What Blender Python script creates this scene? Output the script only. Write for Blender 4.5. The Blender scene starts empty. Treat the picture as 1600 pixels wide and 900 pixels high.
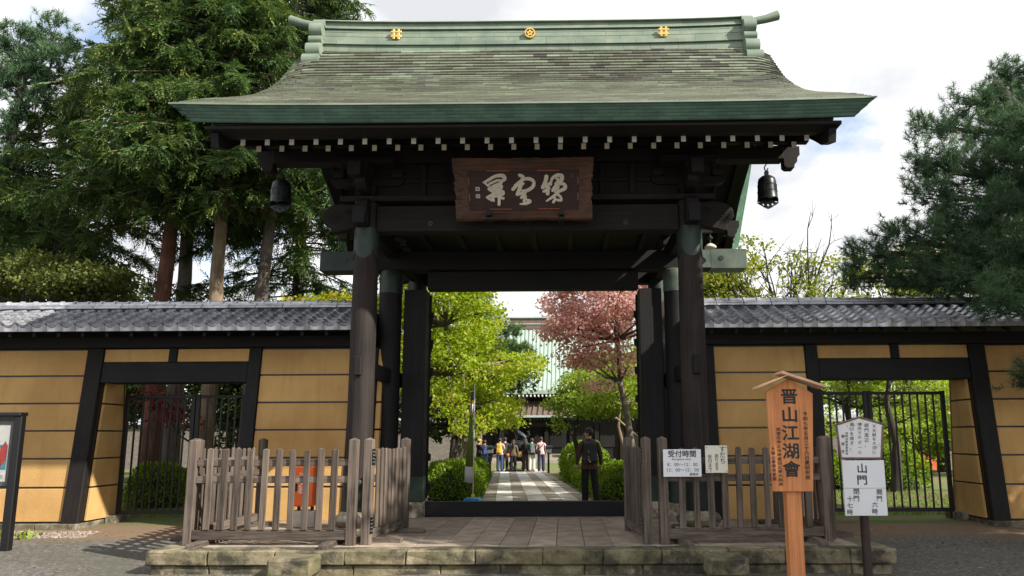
import bpy, bmesh, math, random
import numpy as np
from mathutils import Vector, Matrix, Euler

# ------------------------------------------------------------------ camera, sky, sun
S = bpy.context.scene
COL = S.collection
FPX = 1150.0                       # focal length in pixels of the 1600 px wide photograph
PPX, PPY = 868.5, 497.0            # principal point (the photograph is perspective-corrected)
TILT = math.atan((682 - PPY) / FPX)
YAW = 0.010
ROLL = -0.0045
CAM = Vector((0.58, -14.0, 1.45))
_f = Vector((-math.sin(YAW) * math.cos(TILT), math.cos(YAW) * math.cos(TILT), math.sin(TILT)))
_r0 = Vector((math.cos(YAW), math.sin(YAW), 0))
_u0 = _r0.cross(_f)
_r = _r0 * math.cos(ROLL) + _u0 * math.sin(ROLL)
_u = _r.cross(_f)
cd = bpy.data.cameras.new('camera')
cam = bpy.data.objects.new('camera', cd)
COL.objects.link(cam)
M3 = Matrix((_r, _u, -_f)).transposed()
cam.matrix_world = Matrix.Translation(CAM) @ M3.to_4x4()
cd.sensor_width = 36
cd.lens = FPX / 1600 * 36
cd.shift_x = (800 - PPX) / 1600
cd.shift_y = (PPY - 450) / 1600
cd.clip_start = 0.1
cd.clip_end = 3000
S.camera = cam
S.render.resolution_x, S.render.resolution_y = 1024, 576

SUN = Vector((1.30, -0.70, 1.0)).normalized()
w = bpy.data.worlds.new('World')
S.world = w
w.use_nodes = True
nt = w.node_tree
nt.nodes.clear()
N = nt.nodes.new
L = nt.links.new
out = N('ShaderNodeOutputWorld')
bg = N('ShaderNodeBackground')
bg.inputs['Strength'].default_value = 0.1
sky = N('ShaderNodeTexSky')
sky.sky_type = 'NISHITA'
sky.sun_disc = False
sky.sun_elevation = math.asin(SUN.z)
sky.sun_rotation = math.atan2(SUN.x, SUN.y)
tc = N('ShaderNodeTexCoord')
sep = N('ShaderNodeSeparateXYZ')
L(tc.outputs['Generated'], sep.inputs[0])
zz = N('ShaderNodeMath'); zz.operation = 'MAXIMUM'; zz.inputs[1].default_value = 0.0
L(sep.outputs['Z'], zz.inputs[0])
z2 = N('ShaderNodeMath'); z2.operation = 'ADD'; z2.inputs[1].default_value = 0.35
L(zz.outputs[0], z2.inputs[0])
dv = N('ShaderNodeVectorMath'); dv.operation = 'DIVIDE'
cmb = N('ShaderNodeCombineXYZ')
for k in range(3): L(z2.outputs[0], cmb.inputs[k])
L(tc.outputs['Generated'], dv.inputs[0]); L(cmb.outputs[0], dv.inputs[1])
mp = N('ShaderNodeMapping'); mp.inputs['Location'].default_value = (3.85, 1.9, 0.7)
L(dv.outputs[0], mp.inputs[0])
nz = N('ShaderNodeTexNoise'); nz.inputs['Scale'].default_value = 1.7; nz.inputs['Detail'].default_value = 7; nz.inputs['Roughness'].default_value = 0.58
L(mp.outputs[0], nz.inputs['Vector'])
rmp = N('ShaderNodeValToRGB')
rmp.color_ramp.elements[0].position = 0.32; rmp.color_ramp.elements[0].color = (0, 0, 0, 1)
rmp.color_ramp.elements[1].position = 0.42; rmp.color_ramp.elements[1].color = (1, 1, 1, 1)
L(nz.outputs['Fac'], rmp.inputs[0])
nz2 = N('ShaderNodeTexNoise'); nz2.inputs['Scale'].default_value = 3.1; nz2.inputs['Detail'].default_value = 6
L(mp.outputs[0], nz2.inputs['Vector'])
cr = N('ShaderNodeValToRGB')
cr.color_ramp.elements[0].position = 0.36; cr.color_ramp.elements[0].color = (4.5, 4.6, 4.85, 1)
cr.color_ramp.elements[1].position = 0.55; cr.color_ramp.elements[1].color = (7.3, 7.3, 7.35, 1)
L(nz2.outputs['Fac'], cr.inputs[0])
mx = N('ShaderNodeMix'); mx.data_type = 'RGBA'
L(rmp.outputs[0], mx.inputs['Factor'])
sb = N('ShaderNodeMix'); sb.data_type = 'RGBA'; sb.blend_type = 'MULTIPLY'; sb.inputs['Factor'].default_value = 1.0
sb.inputs['B'].default_value = (1.5, 1.45, 1.4, 1)
L(sky.outputs[0], sb.inputs['A'])
L(sb.outputs['Result'], mx.inputs['A'])
L(cr.outputs[0], mx.inputs['B'])
L(mx.outputs['Result'], bg.inputs['Color'])
L(bg.outputs[0], out.inputs[0])

sl = bpy.data.lights.new('sun', 'SUN')
sl.energy = 4.8
sl.angle = math.radians(0.6)
sl.color = (1.0, 0.93, 0.82)
so = bpy.data.objects.new('sun', sl)
COL.objects.link(so)
so.rotation_euler = SUN.to_track_quat('Z', 'Y').to_euler()
so.location = (20, -20, 30)

S.view_settings.view_transform = 'Standard'
S.view_settings.look = 'None'
S.view_settings.exposure = 0.85
S.view_settings.gamma = 1.0
S.view_settings.use_curve_mapping = False
S.render.engine = 'CYCLES'
S.cycles.max_bounces = 6
S.cycles.transparent_max_bounces = 8

# ------------------------------------------------------------------ pixel helpers
def ray(u, v):
    return _r * ((u - PPX) / FPX) - _u * ((v - PPY) / FPX) + _f
def at_z(u, v, z=0.0):
    r = ray(u, v); return CAM + r * ((z - CAM.z) / r.z)
def at_y(u, v, y=0.0):
    r = ray(u, v); return CAM + r * ((y - CAM.y) / r.y)

def zs(y):      # street level
    return -0.12 + 0.055 * max(-9, min(0, y + 0.6))
def zc(y):      # courtyard level
    return -0.11 - 0.0115 * max(0, min(34, y - 2))

# ------------------------------------------------------------------ materials
MATS = {}
def mat(name, build):
    if name in MATS: return MATS[name]
    m = bpy.data.materials.new(name)
    m.use_nodes = True
    t = m.node_tree
    b = t.nodes['Principled BSDF']
    build(t, b)
    MATS[name] = m
    return m
def nd(t, kind, **kw):
    n = t.nodes.new(kind)
    for k, v in kw.items():
        if k in n.inputs: n.inputs[k].default_value = v
        else: setattr(n, k, v)
    return n
def pos(t, scale=(1, 1, 1), local=False):
    if local:
        g = t.nodes.new('ShaderNodeTexCoord'); o = g.outputs['Object']
    else:
        g = t.nodes.new('ShaderNodeNewGeometry'); o = g.outputs['Position']
    m = t.nodes.new('ShaderNodeMapping')
    m.inputs['Scale'].default_value = scale
    t.links.new(o, m.inputs[0])
    return m.outputs[0]
def noise(t, vec, scale, detail=4, rough=0.55, dist=0.0):
    n = nd(t, 'ShaderNodeTexNoise')
    n.inputs['Scale'].default_value = scale; n.inputs['Detail'].default_value = detail
    n.inputs['Roughness'].default_value = rough; n.inputs['Distortion'].default_value = dist
    t.links.new(vec, n.inputs['Vector'])
    return n.outputs['Fac']
def ramp(t, fac, stops):
    r = t.nodes.new('ShaderNodeValToRGB')
    e = r.color_ramp.elements
    while len(e) > 1: e.remove(e[-1])
    e[0].position = stops[0][0]; e[0].color = tuple(stops[0][1]) + (1,)
    for p, c in stops[1:]:
        x = e.new(p); x.color = tuple(c) + (1,)
    t.links.new(fac, r.inputs[0])
    return r.outputs[0]
def mixc(t, fac, a, b, mode='MIX'):
    m = t.nodes.new('ShaderNodeMix'); m.data_type = 'RGBA'; m.blend_type = mode
    for s, x in ((m.inputs['Factor'], fac), (m.inputs['A'], a), (m.inputs['B'], b)):
        if isinstance(x, (int, float)): s.default_value = x
        elif isinstance(x, tuple): s.default_value = x + (1,) if len(x) == 3 else x
        else: t.links.new(x, s)
    return m.outputs['Result']
def bump(t, b, h, strength=0.3, dist=0.01):
    n = t.nodes.new('ShaderNodeBump')
    n.inputs['Strength'].default_value = strength; n.inputs['Distance'].default_value = dist
    t.links.new(h, n.inputs['Height']); t.links.new(n.outputs[0], b.inputs['Normal'])
def rnd(t):
    return t.nodes.new('ShaderNodeObjectInfo').outputs['Random']
def hsv(t, c, v, s=1.0):
    h = t.nodes.new('ShaderNodeHueSaturation')
    h.inputs['Saturation'].default_value = s
    if isinstance(v, (int, float)): h.inputs['Value'].default_value = v
    else: t.links.new(v, h.inputs['Value'])
    t.links.new(c, h.inputs['Color'])
    return h.outputs[0]
def mrange(t, x, a, b):
    m = t.nodes.new('ShaderNodeMapRange')
    m.inputs['To Min'].default_value = a; m.inputs['To Max'].default_value = b
    t.links.new(x, m.inputs['Value'])
    return m.outputs[0]

def plain(name, col, rough=0.6, metal=0.0, var=0.25, scale=6.0, bmp=0.0):
    def f(t, b):
        v = pos(t)
        n = noise(t, v, scale, 5)
        c = ramp(t, n, [(0.3, tuple(x * (1 - var) for x in col)), (0.7, tuple(min(1, x * (1 + var)) for x in col))])
        t.links.new(c, b.inputs['Base Color'])
        b.inputs['Roughness'].default_value = rough; b.inputs['Metallic'].default_value = metal
        if bmp: bump(t, b, noise(t, v, scale * 6, 4), bmp, 0.01)
    return mat(name, f)

def wood(name, c0, c1, axis='z', rough=0.75, fine=38, perobj=0.0, bmp=0.35):
    def f(t, b):
        sc = {'x': (0.9, fine, fine), 'y': (fine, 0.9, fine), 'z': (fine, fine, 0.9)}[axis]
        v = pos(t, sc)
        n = noise(t, v, 1.0, 6, 0.65, 0.6)
        big = noise(t, pos(t), 1.6, 3)
        c = ramp(t, n, [(0.36, c0), (0.62, c1)])
        c = mixc(t, 0.4, c, ramp(t, big, [(0.3, tuple(x * 0.6 for x in c0)), (0.75, c1)]))
        if perobj: c = hsv(t, c, mrange(t, rnd(t), 1 - perobj, 1 + perobj))
        t.links.new(c, b.inputs['Base Color'])
        b.inputs['Roughness'].default_value = rough
        b.inputs['Specular IOR Level'].default_value = 0.3
        bump(t, b, n, bmp, 0.006)
    return mat(name, f)

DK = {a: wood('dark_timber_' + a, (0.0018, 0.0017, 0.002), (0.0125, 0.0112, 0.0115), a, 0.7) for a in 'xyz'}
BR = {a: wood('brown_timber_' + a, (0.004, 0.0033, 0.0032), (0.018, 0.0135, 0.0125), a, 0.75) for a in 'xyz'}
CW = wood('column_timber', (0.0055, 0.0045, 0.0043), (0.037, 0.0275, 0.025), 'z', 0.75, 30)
FN = {a: wood('fence_timber_' + a, (0.025, 0.019, 0.0148), (0.178, 0.141, 0.116), a, 0.85, 26, 0.28, 0.7) for a in 'xyz'}
PLQ = wood('plaque_timber', (0.026, 0.012, 0.008), (0.13, 0.062, 0.038), 'x', 0.5, 24)
PLB = wood('plaque_board', (0.018, 0.008, 0.006), (0.05, 0.022, 0.016), 'x', 0.5)
ORW = wood('sign_timber', (0.42, 0.14, 0.044), (0.70, 0.30, 0.12), 'z', 0.6, 26, 0, 0.1)
IRON = plain('black_iron', (0.008, 0.009, 0.011), 0.45, 0.3, 0.2)
BLK = plain('black_paint', (0.006, 0.006, 0.007), 0.35, 0, 0.1)
WHITE = plain('white_paint', (0.78, 0.78, 0.78), 0.5, 0, 0.05, 3)
CREAM = plain('rafter_white', (0.76, 0.69, 0.57), 0.7, 0, 0.12, 8)
CREAM2 = plain('rafter_white_pale', (0.82, 0.82, 0.76), 0.7, 0, 0.12, 8)
GOLD = plain('gilt', (0.85, 0.55, 0.16), 0.32, 0.7, 0.12, 8)
INK = plain('ink', (0.012, 0.011, 0.011), 0.6, 0, 0.1)
BRONZE = plain('bronze', (0.022, 0.027, 0.028), 0.38, 0.6, 0.3, 8)
CONC = plain('concrete', (0.42, 0.39, 0.34), 0.9, 0, 0.2, 5, 0.2)

def f(t, b):
    v = pos(t)
    n = noise(t, v, 2.2, 6, 0.6)
    c = ramp(t, n, [(0.3, (0.115, 0.165, 0.125)), (0.55, (0.19, 0.235, 0.178)), (0.75, (0.28, 0.305, 0.232))])
    st = noise(t, pos(t, (6, 6, 0.5)), 1.5, 4)
    c = mixc(t, mrange(t, st, 0.0, 0.55), c, (0.13, 0.19, 0.145))
    c = hsv(t, c, mrange(t, rnd(t), 0.88, 1.1))
    t.links.new(c, b.inputs['Base Color']); b.inputs['Roughness'].default_value = 0.55
    b.inputs['Metallic'].default_value = 0.05
    bump(t, b, n, 0.1, 0.01)
COPPER = mat('pale_copper', f)
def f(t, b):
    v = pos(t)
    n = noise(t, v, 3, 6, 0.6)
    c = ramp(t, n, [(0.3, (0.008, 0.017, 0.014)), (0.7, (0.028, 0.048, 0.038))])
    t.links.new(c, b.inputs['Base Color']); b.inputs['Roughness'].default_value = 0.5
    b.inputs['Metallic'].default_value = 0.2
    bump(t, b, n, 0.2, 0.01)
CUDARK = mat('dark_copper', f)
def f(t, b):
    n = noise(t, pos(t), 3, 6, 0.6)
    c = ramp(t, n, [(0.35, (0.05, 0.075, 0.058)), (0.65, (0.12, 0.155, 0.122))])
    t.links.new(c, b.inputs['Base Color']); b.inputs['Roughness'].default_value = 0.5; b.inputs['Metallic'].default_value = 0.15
CUMID = mat('sunlit_copper', f)  # paler copy of the dark copper, with sunlight put into the colour
def f(t, b):
    v = pos(t)
    n = noise(t, v, 2.5, 6, 0.6)
    c = ramp(t, n, [(0.3, (0.042, 0.098, 0.068)), (0.7, (0.08, 0.155, 0.11))])
    a = nd(t, 'ShaderNodeAttribute'); a.attribute_name = 'tint'
    c = hsv(t, c, mrange(t, a.outputs['Fac'], 0.8, 1.15))
    t.links.new(c, b.inputs['Base Color']); b.inputs['Roughness'].default_value = 0.6
CUEAVE = mat('eave_copper', f)
def f(t, b):   # weathered shingles: tint attribute for each sheet, lichen noise over it
    a = nd(t, 'ShaderNodeAttribute'); a.attribute_name = 'tint'
    c = ramp(t, a.outputs['Fac'], [(0.0, (0.045, 0.040, 0.040)), (0.18, (0.085, 0.078, 0.068)), (0.45, (0.122, 0.134, 0.102)), (0.75, (0.20, 0.238, 0.168)), (1.0, (0.33, 0.395, 0.285))])
    v = pos(t, (0.5, 3.0, 3.0))
    n = noise(t, v, 2.2, 7, 0.65)
    c = mixc(t, ramp(t, n, [(0.42, (0, 0, 0)), (0.62, (0.8, 0.8, 0.8))]), c, (0.075, 0.088, 0.042))
    n2 = noise(t, pos(t, (0.8, 2, 2)), 1.1, 5)
    c = mixc(t, ramp(t, n2, [(0.54, (0, 0, 0)), (0.74, (0.35, 0.35, 0.35))]), c, (0.27, 0.30, 0.235))
    t.links.new(c, b.inputs['Base Color']); b.inputs['Roughness'].default_value = 0.62
    bump(t, b, noise(t, pos(t), 30, 4), 0.15, 0.01)
SHINGLE = mat('weathered_copper_shingle', f)
def f(t, b):
    v = pos(t)
    n = noise(t, v, 55, 3, 0.6)
    big = noise(t, v, 0.9, 5, 0.6)
    c = ramp(t, big, [(0.35, (0.41, 0.24, 0.083)), (0.62, (0.525, 0.325, 0.12))])
    vo = nd(t, 'ShaderNodeTexVoronoi'); vo.feature = 'DISTANCE_TO_EDGE'; vo.inputs['Scale'].default_value = 0.75
    wv = t.nodes.new('ShaderNodeVectorMath'); wv.operation = 'ADD'
    nzc = nd(t, 'ShaderNodeTexNoise'); nzc.inputs['Scale'].default_value = 3.0; nzc.inputs['Detail'].default_value = 6; t.links.new(v, nzc.inputs['Vector'])
    t.links.new(v, wv.inputs[0]); t.links.new(nzc.outputs['Color'], wv.inputs[1]); t.links.new(wv.outputs[0], vo.inputs['Vector'])
    crk = ramp(t, vo.outputs['Distance'], [(0.0, (0.16, 0.16, 0.16)), (0.005, (0.08, 0.08, 0.08)), (0.008, (0, 0, 0))])
    c = mixc(t, crk, c, (0.22, 0.12, 0.05))
    st = noise(t, pos(t, (7, 7, 0.35)), 1.0, 5, 0.6)
    c = mixc(t, ramp(t, st, [(0.5, (0, 0, 0)), (0.70, (0.35, 0.35, 0.35))]), c, (0.33, 0.175, 0.06))
    c = hsv(t, c, mrange(t, rnd(t), 0.94, 1.05))
    t.links.new(c, b.inputs['Base Color']); b.inputs['Roughness'].default_value = 0.9
    bump(t, b, n, 0.55, 0.012)
PLASTER = mat('ochre_plaster', f)
def f(t, b):
    v = pos(t)
    n = noise(t, v, 7, 5, 0.6)
    c = ramp(t, n, [(0.36, (0.26, 0.27, 0.30)), (0.64, (0.44, 0.45, 0.49))])
    c = hsv(t, c, mrange(t, rnd(t), 0.75, 1.3))
    rs = noise(t, v, 2.2, 5)
    c = mixc(t, ramp(t, rs, [(0.58, (0, 0, 0)), (0.8, (0.5, 0.5, 0.5))]), c, (0.16, 0.12, 0.085))
    t.links.new(c, b.inputs['Base Color']); b.inputs['Roughness'].default_value = 0.27
    b.inputs['Metallic'].default_value = 0.45
TILE = mat('grey_roof_tile', f)
def stone(name, c0, c1, moss=0.0, mossc=(0.095, 0.092, 0.040), sc=4):
    def f(t, b):
        v = pos(t)
        n = noise(t, v, sc, 7, 0.68)
        c = ramp(t, n, [(0.38, c0), (0.62, c1)])
        c = hsv(t, c, mrange(t, rnd(t), 0.78, 1.2))
        if moss:
            m = noise(t, v, 2.6, 7, 0.7)
            c = mixc(t, ramp(t, m, [(0.5 - moss * 0.3, (0, 0, 0)), (0.62, (0.85, 0.85, 0.85))]), c, mossc)
            d = noise(t, v, 1.7, 6, 0.7)
            c = mixc(t, ramp(t, d, [(0.49, (0, 0, 0)), (0.58, (0.85, 0.85, 0.85))]), c, (0.03, 0.027, 0.022))
        t.links.new(c, b.inputs['Base Color']); b.inputs['Roughness'].default_value = 0.92
        bump(t, b, noise(t, v, sc * 7, 5, 0.7), 0.5, 0.012)
    return mat(name, f)
STEP = stone('mossy_tuff', (0.13, 0.105, 0.068), (0.34, 0.285, 0.195), 0.62)
PAVE = stone('gate_paving', (0.22, 0.175, 0.135), (0.36, 0.295, 0.235), 0, sc=3.5)
BASE = stone('grey_base_stone', (0.16, 0.14, 0.11), (0.34, 0.30, 0.24), 0.35)
PLINTH = stone('plinth_stone', (0.30, 0.25, 0.185), (0.50, 0.44, 0.35), 0.1)
PATHL = stone('pale_path_stone', (0.46, 0.44, 0.40), (0.66, 0.63, 0.58), 0)
PATHD = stone('dark_path_stone', (0.23, 0.20, 0.165), (0.36, 0.32, 0.27), 0, sc=9)
def f(t, b):
    v = pos(t)
    fine = noise(t, v, 17, 8, 0.82)
    big = noise(t, pos(t, (0.6, 1, 1)), 0.8, 6, 0.65)
    c = ramp(t, fine, [(0.36, (0.032, 0.030, 0.029)), (0.5, (0.10, 0.094, 0.087)), (0.62, (0.27, 0.25, 0.23))])
    c = mixc(t, ramp(t, big, [(0.38, (0, 0, 0)), (0.66, (0.7, 0.7, 0.7))]), c, (0.075, 0.073, 0.052))
    # bare earth along the foot of the walls
    g = t.nodes.new('ShaderNodeSeparateXYZ'); t.links.new(pos(t), g.inputs[0])
    wob = t.nodes.new('ShaderNodeMath'); wob.operation = 'MULTIPLY_ADD'
    t.links.new(big, wob.inputs[0]); wob.inputs[1].default_value = 1.2; t.links.new(g.outputs['Y'], wob.inputs[2])
    mr = t.nodes.new('ShaderNodeMapRange'); mr.inputs['From Min'].default_value = -1.35; mr.inputs['From Max'].default_value = -0.75
    t.links.new(wob.outputs[0], mr.inputs['Value'])
    c = mixc(t, mr.outputs[0], c, ramp(t, fine, [(0.3, (0.11, 0.07, 0.042)), (0.7, (0.24, 0.165, 0.10))]))
    t.links.new(c, b.inputs['Base Color']); b.inputs['Roughness'].default_value = 0.95
    bump(t, b, fine, 0.6, 0.02)
STREET = mat('worn_asphalt', f)
def f(t, b):
    v = pos(t)
    fine = noise(t, v, 30, 6, 0.75)
    big = noise(t, v, 0.55, 5, 0.65)
    c = ramp(t, fine, [(0.3, (0.10, 0.065, 0.04)), (0.7, (0.24, 0.17, 0.115))])
    g = ramp(t, fine, [(0.3, (0.05, 0.085, 0.012)), (0.7, (0.15, 0.215, 0.035))])
    c = mixc(t, ramp(t, big, [(0.42, (0, 0, 0)), (0.55, (1, 1, 1))]), c, g)
    t.links.new(c, b.inputs['Base Color']); b.inputs['Roughness'].default_value = 1.0
    bump(t, b, fine, 0.8, 0.03)
EARTH = mat('mossy_earth', f)

def leafmat(name, stops, trans=0.35, rough=0.5, spec=0.25):
    def f(t, b):
        a = nd(t, 'ShaderNodeAttribute'); a.attribute_name = 'tint'
        c = ramp(t, a.outputs['Fac'], stops)
        t.links.new(c, b.inputs['Base Color']); b.inputs['Roughness'].default_value = rough
        b.inputs['Specular IOR Level'].default_value = spec
        tr = nd(t, 'ShaderNodeBsdfTranslucent'); t.links.new(hsv(t, c, 1.25, 1.1), tr.inputs[0])
        m = nd(t, 'ShaderNodeMixShader'); m.inputs[0].default_value = trans
        t.links.new(b.outputs[0], m.inputs[1]); t.links.new(tr.outputs[0], m.inputs[2])
        t.links.new(m.outputs[0], t.nodes['Material Output'].inputs[0])
    return mat(name, f)
def bark(name, c0, c1, fine=22):
    def f(t, b):
        n = noise(t, pos(t, (fine, fine, 1.4)), 1, 6, 0.7, 0.8)
        big = noise(t, pos(t), 1.7, 4)
        c = ramp(t, n, [(0.3, c0), (0.7, c1)])
        c = mixc(t, ramp(t, big, [(0.4, (0, 0, 0)), (0.7, (0.6, 0.6, 0.6))]), c, tuple(x * 0.5 for x in c0))
        t.links.new(c, b.inputs['Base Color']); b.inputs['Roughness'].default_value = 0.95
        bump(t, b, n, 0.9, 0.03)
    return mat(name, f)
BARK_RED = bark('red_bark', (0.06, 0.028, 0.02), (0.27, 0.12, 0.075))
BARK_GREY = bark('grey_bark', (0.06, 0.05, 0.042), (0.25, 0.21, 0.175))
BARK_DARK = bark('dark_bark', (0.022, 0.018, 0.016), (0.085, 0.07, 0.06))
BARK_PALE = bark('pale_bark', (0.12, 0.085, 0.05), (0.34, 0.26, 0.18))

# ------------------------------------------------------------------ mesh helpers
class MB:
    def __init__(s): s.v = []; s.f = []; s.t = None
    def add(s, vs, fs):
        o = len(s.v); s.v += [tuple(p) for p in vs]; s.f += [tuple(i + o for i in q) for q in fs]
        return s
    def hexa(s, c):
        return s.add(c, [(0, 3, 2, 1), (4, 5, 6, 7), (0, 1, 5, 4), (1, 2, 6, 5), (2, 3, 7, 6), (3, 0, 4, 7)])
    def box(s, x0, x1, y0, y1, z0, z1):
        return s.hexa([(x0, y0, z0), (x1, y0, z0), (x1, y1, z0), (x0, y1, z0), (x0, y0, z1), (x1, y0, z1), (x1, y1, z1), (x0, y1, z1)])
    def obox(s, c, size, R):
        hx, hy, hz = (q / 2 for q in size)
        c = Vector(c)
        return s.hexa([c + R @ Vector(p) for p in [(-hx, -hy, -hz), (hx, -hy, -hz), (hx, hy, -hz), (-hx, hy, -hz), (-hx, -hy, hz), (hx, -hy, hz), (hx, hy, hz), (-hx, hy, hz)]])
    def prism(s, poly, plane, a, b):
        def P(q, c):
            return {'xz': (q[0], c, q[1]), 'yz': (c, q[0], q[1]), 'xy': (q[0], q[1], c)}[plane]
        n = len(poly)
        vs = [P(q, a) for q in poly] + [P(q, b) for q in poly]
        fs = [tuple(range(n)), tuple(range(2 * n - 1, n - 1, -1))]
        fs += [(i, i + n, (i + 1) % n + n, (i + 1) % n) for i in range(n)]
        return s.add(vs, fs)
    def lathe(s, prof, cx, cy, seg=24):
        vs = []; fs = []
        m = len(prof)
        for i in range(seg):
            a = 2 * math.pi * i / seg
            vs += [(cx + r * math.cos(a), cy + r * math.sin(a), z) for r, z in prof]
        for i in range(seg):
            j = (i + 1) % seg
            fs += [(i * m + k, j * m + k, j * m + k + 1, i * m + k + 1) for k in range(m - 1)]
        fs.append(tuple(i * m + m - 1 for i in range(seg)))
        fs.append(tuple(i * m for i in reversed(range(seg))))
        return s.add(vs, fs)
    def tube(s, path, rad, seg=7):
        path = [Vector(p) for p in path]
        n = len(path)
        if isinstance(rad, (int, float)): rad = [rad] * n
        vs = []; fs = []
        prev = None
        for i in range(n):
            d = (path[min(i + 1, n - 1)] - path[max(i - 1, 0)]).normalized()
            if prev is None:
                a = d.orthogonal().normalized()
            else:
                a = (prev - d * prev.dot(d))
                a = a.normalized() if a.length > 1e-6 else d.orthogonal().normalized()
            prev = a
            b = d.cross(a)
            for k in range(seg):
                th = 2 * math.pi * k / seg
                vs.append(path[i] + (a * math.cos(th) + b * math.sin(th)) * rad[i])
        for i in range(n - 1):
            for k in range(seg):
                q = (k + 1) % seg
                fs.append((i * seg + k, i * seg + q, (i + 1) * seg + q, (i + 1) * seg + k))
        fs.append(tuple(reversed(range(seg)))); fs.append(tuple(range((n - 1) * seg, n * seg)))
        return s.add(vs, fs)
    def ball(s, c, r, seg=14, rings=9):
        prof = [(math.sin(math.pi * k / rings), -math.cos(math.pi * k / rings)) for k in range(rings + 1)]
        t = MB().lathe([(max(p[0], 1e-3), p[1]) for p in prof], 0, 0, seg)
        if isinstance(r, (int, float)): r = (r, r, r)
        return s.add([(c[0] + x * r[0], c[1] + y * r[1], c[2] + z * r[2]) for x, y, z in t.v], t.f)
    def xf(s, M):
        s.v = [tuple(M @ Vector(p)) for p in s.v]; return s
    def mesh(s, name, material, off=(0, 0, 0), smooth=False):
        me = bpy.data.meshes.new(name)
        me.from_pydata([(p[0] - off[0], p[1] - off[1], p[2] - off[2]) for p in s.v], [], s.f)
        bm = bmesh.new(); bm.from_mesh(me); bmesh.ops.recalc_face_normals(bm, faces=bm.faces); bm.to_mesh(me); bm.free()
        me.materials.append(material)
        if smooth:
            me.polygons.foreach_set('use_smooth', [True] * len(me.polygons))
            try: me.set_sharp_from_angle(angle=math.radians(40))
            except Exception: pass
        return me
    def build(s, name, material, parent=None, smooth=False, bevel=0.0):
        base = ROOT(parent)
        o = bpy.data.objects.new(name, s.mesh(name, material, base, smooth))
        COL.objects.link(o)
        if parent: o.parent = parent
        if bevel:
            m = o.modifiers.new('bevel', 'BEVEL'); m.width = bevel; m.segments = 1; m.limit_method = 'ANGLE'; m.angle_limit = math.radians(40)
        return o
def ROOT(p):
    o = Vector((0, 0, 0))
    while p is not None:
        o = o + p.location; p = p.parent
    return o
def link_mesh(name, me, parent, loc=(0, 0, 0), rot=None):
    o = bpy.data.objects.new(name, me)
    COL.objects.link(o)
    o.parent = parent
    o.location = Vector(loc) - ROOT(parent)
    if rot: o.rotation_euler = rot
    return o
def tag(o, label, cat, group=None):
    o['label'] = label; o['category'] = cat
    if group: o['group'] = group
    return o
def thing(name, label, cat, loc=(0, 0, 0), group=None):
    o = bpy.data.objects.new(name, None)
    o.empty_display_size = 0.2
    COL.objects.link(o); o.location = loc
    return tag(o, label, cat, group)
def struct(o):
    o['kind'] = 'structure'; return o
def stuff(o):
    o['kind'] = 'stuff'; return o
def copy_tree(o, parent=None):
    c = o.copy(); COL.objects.link(c); c.parent = parent
    for ch in list(o.children): copy_tree(ch, c)
    return c

def np_mesh(name, V, F, material, tint=None):
    """V (n,3), F (m,k) numpy arrays"""
    me = bpy.data.meshes.new(name)
    n, (m, k) = len(V), F.shape
    me.vertices.add(n); me.vertices.foreach_set('co', np.ascontiguousarray(V, np.float32).ravel())
    me.loops.add(m * k); me.loops.foreach_set('vertex_index', np.ascontiguousarray(F, np.int32).ravel())
    me.polygons.add(m); me.polygons.foreach_set('loop_start', np.arange(0, m * k, k, dtype=np.int32))
    me.polygons.foreach_set('loop_total', np.full(m, k, np.int32))
    me.update(calc_edges=True)
    if tint is not None:
        a = me.attributes.new('tint', 'FLOAT', 'POINT'); a.data.foreach_set('value', np.ascontiguousarray(tint, np.float32))
    me.materials.append(material)
    return me
def unit(a):
    return a / np.maximum(np.linalg.norm(a, axis=1, keepdims=True), 1e-9)
def leaf_arrays(P, Dv, Nv, ln, wd, tint):
    """diamond leaves: base P, long axis D, normal N"""
    Dv = unit(Dv); S_ = unit(np.cross(Dv, Nv))
    ln = np.broadcast_to(np.asarray(ln), (len(P),))[:, None]; wd = np.broadcast_to(np.asarray(wd), (len(P),))[:, None]
    mid = P + Dv * ln * 0.45
    bend = unit(np.cross(S_, Dv)) * ln * 0.10
    V = np.stack([P, mid + S_ * wd * 0.5 + bend, P + Dv * ln, mid - S_ * wd * 0.5 + bend], 1).reshape(-1, 3)
    F = np.arange(len(P) * 4).reshape(-1, 4)
    return V, F, np.repeat(tint, 4)
def join_arrays(lst):
    V = []; F = []; T = []; o = 0
    for v, f_, t in lst:
        V.append(v); F.append(f_ + o); T.append(t); o += len(v)
    return np.concatenate(V), np.concatenate(F), np.concatenate(T)

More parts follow.
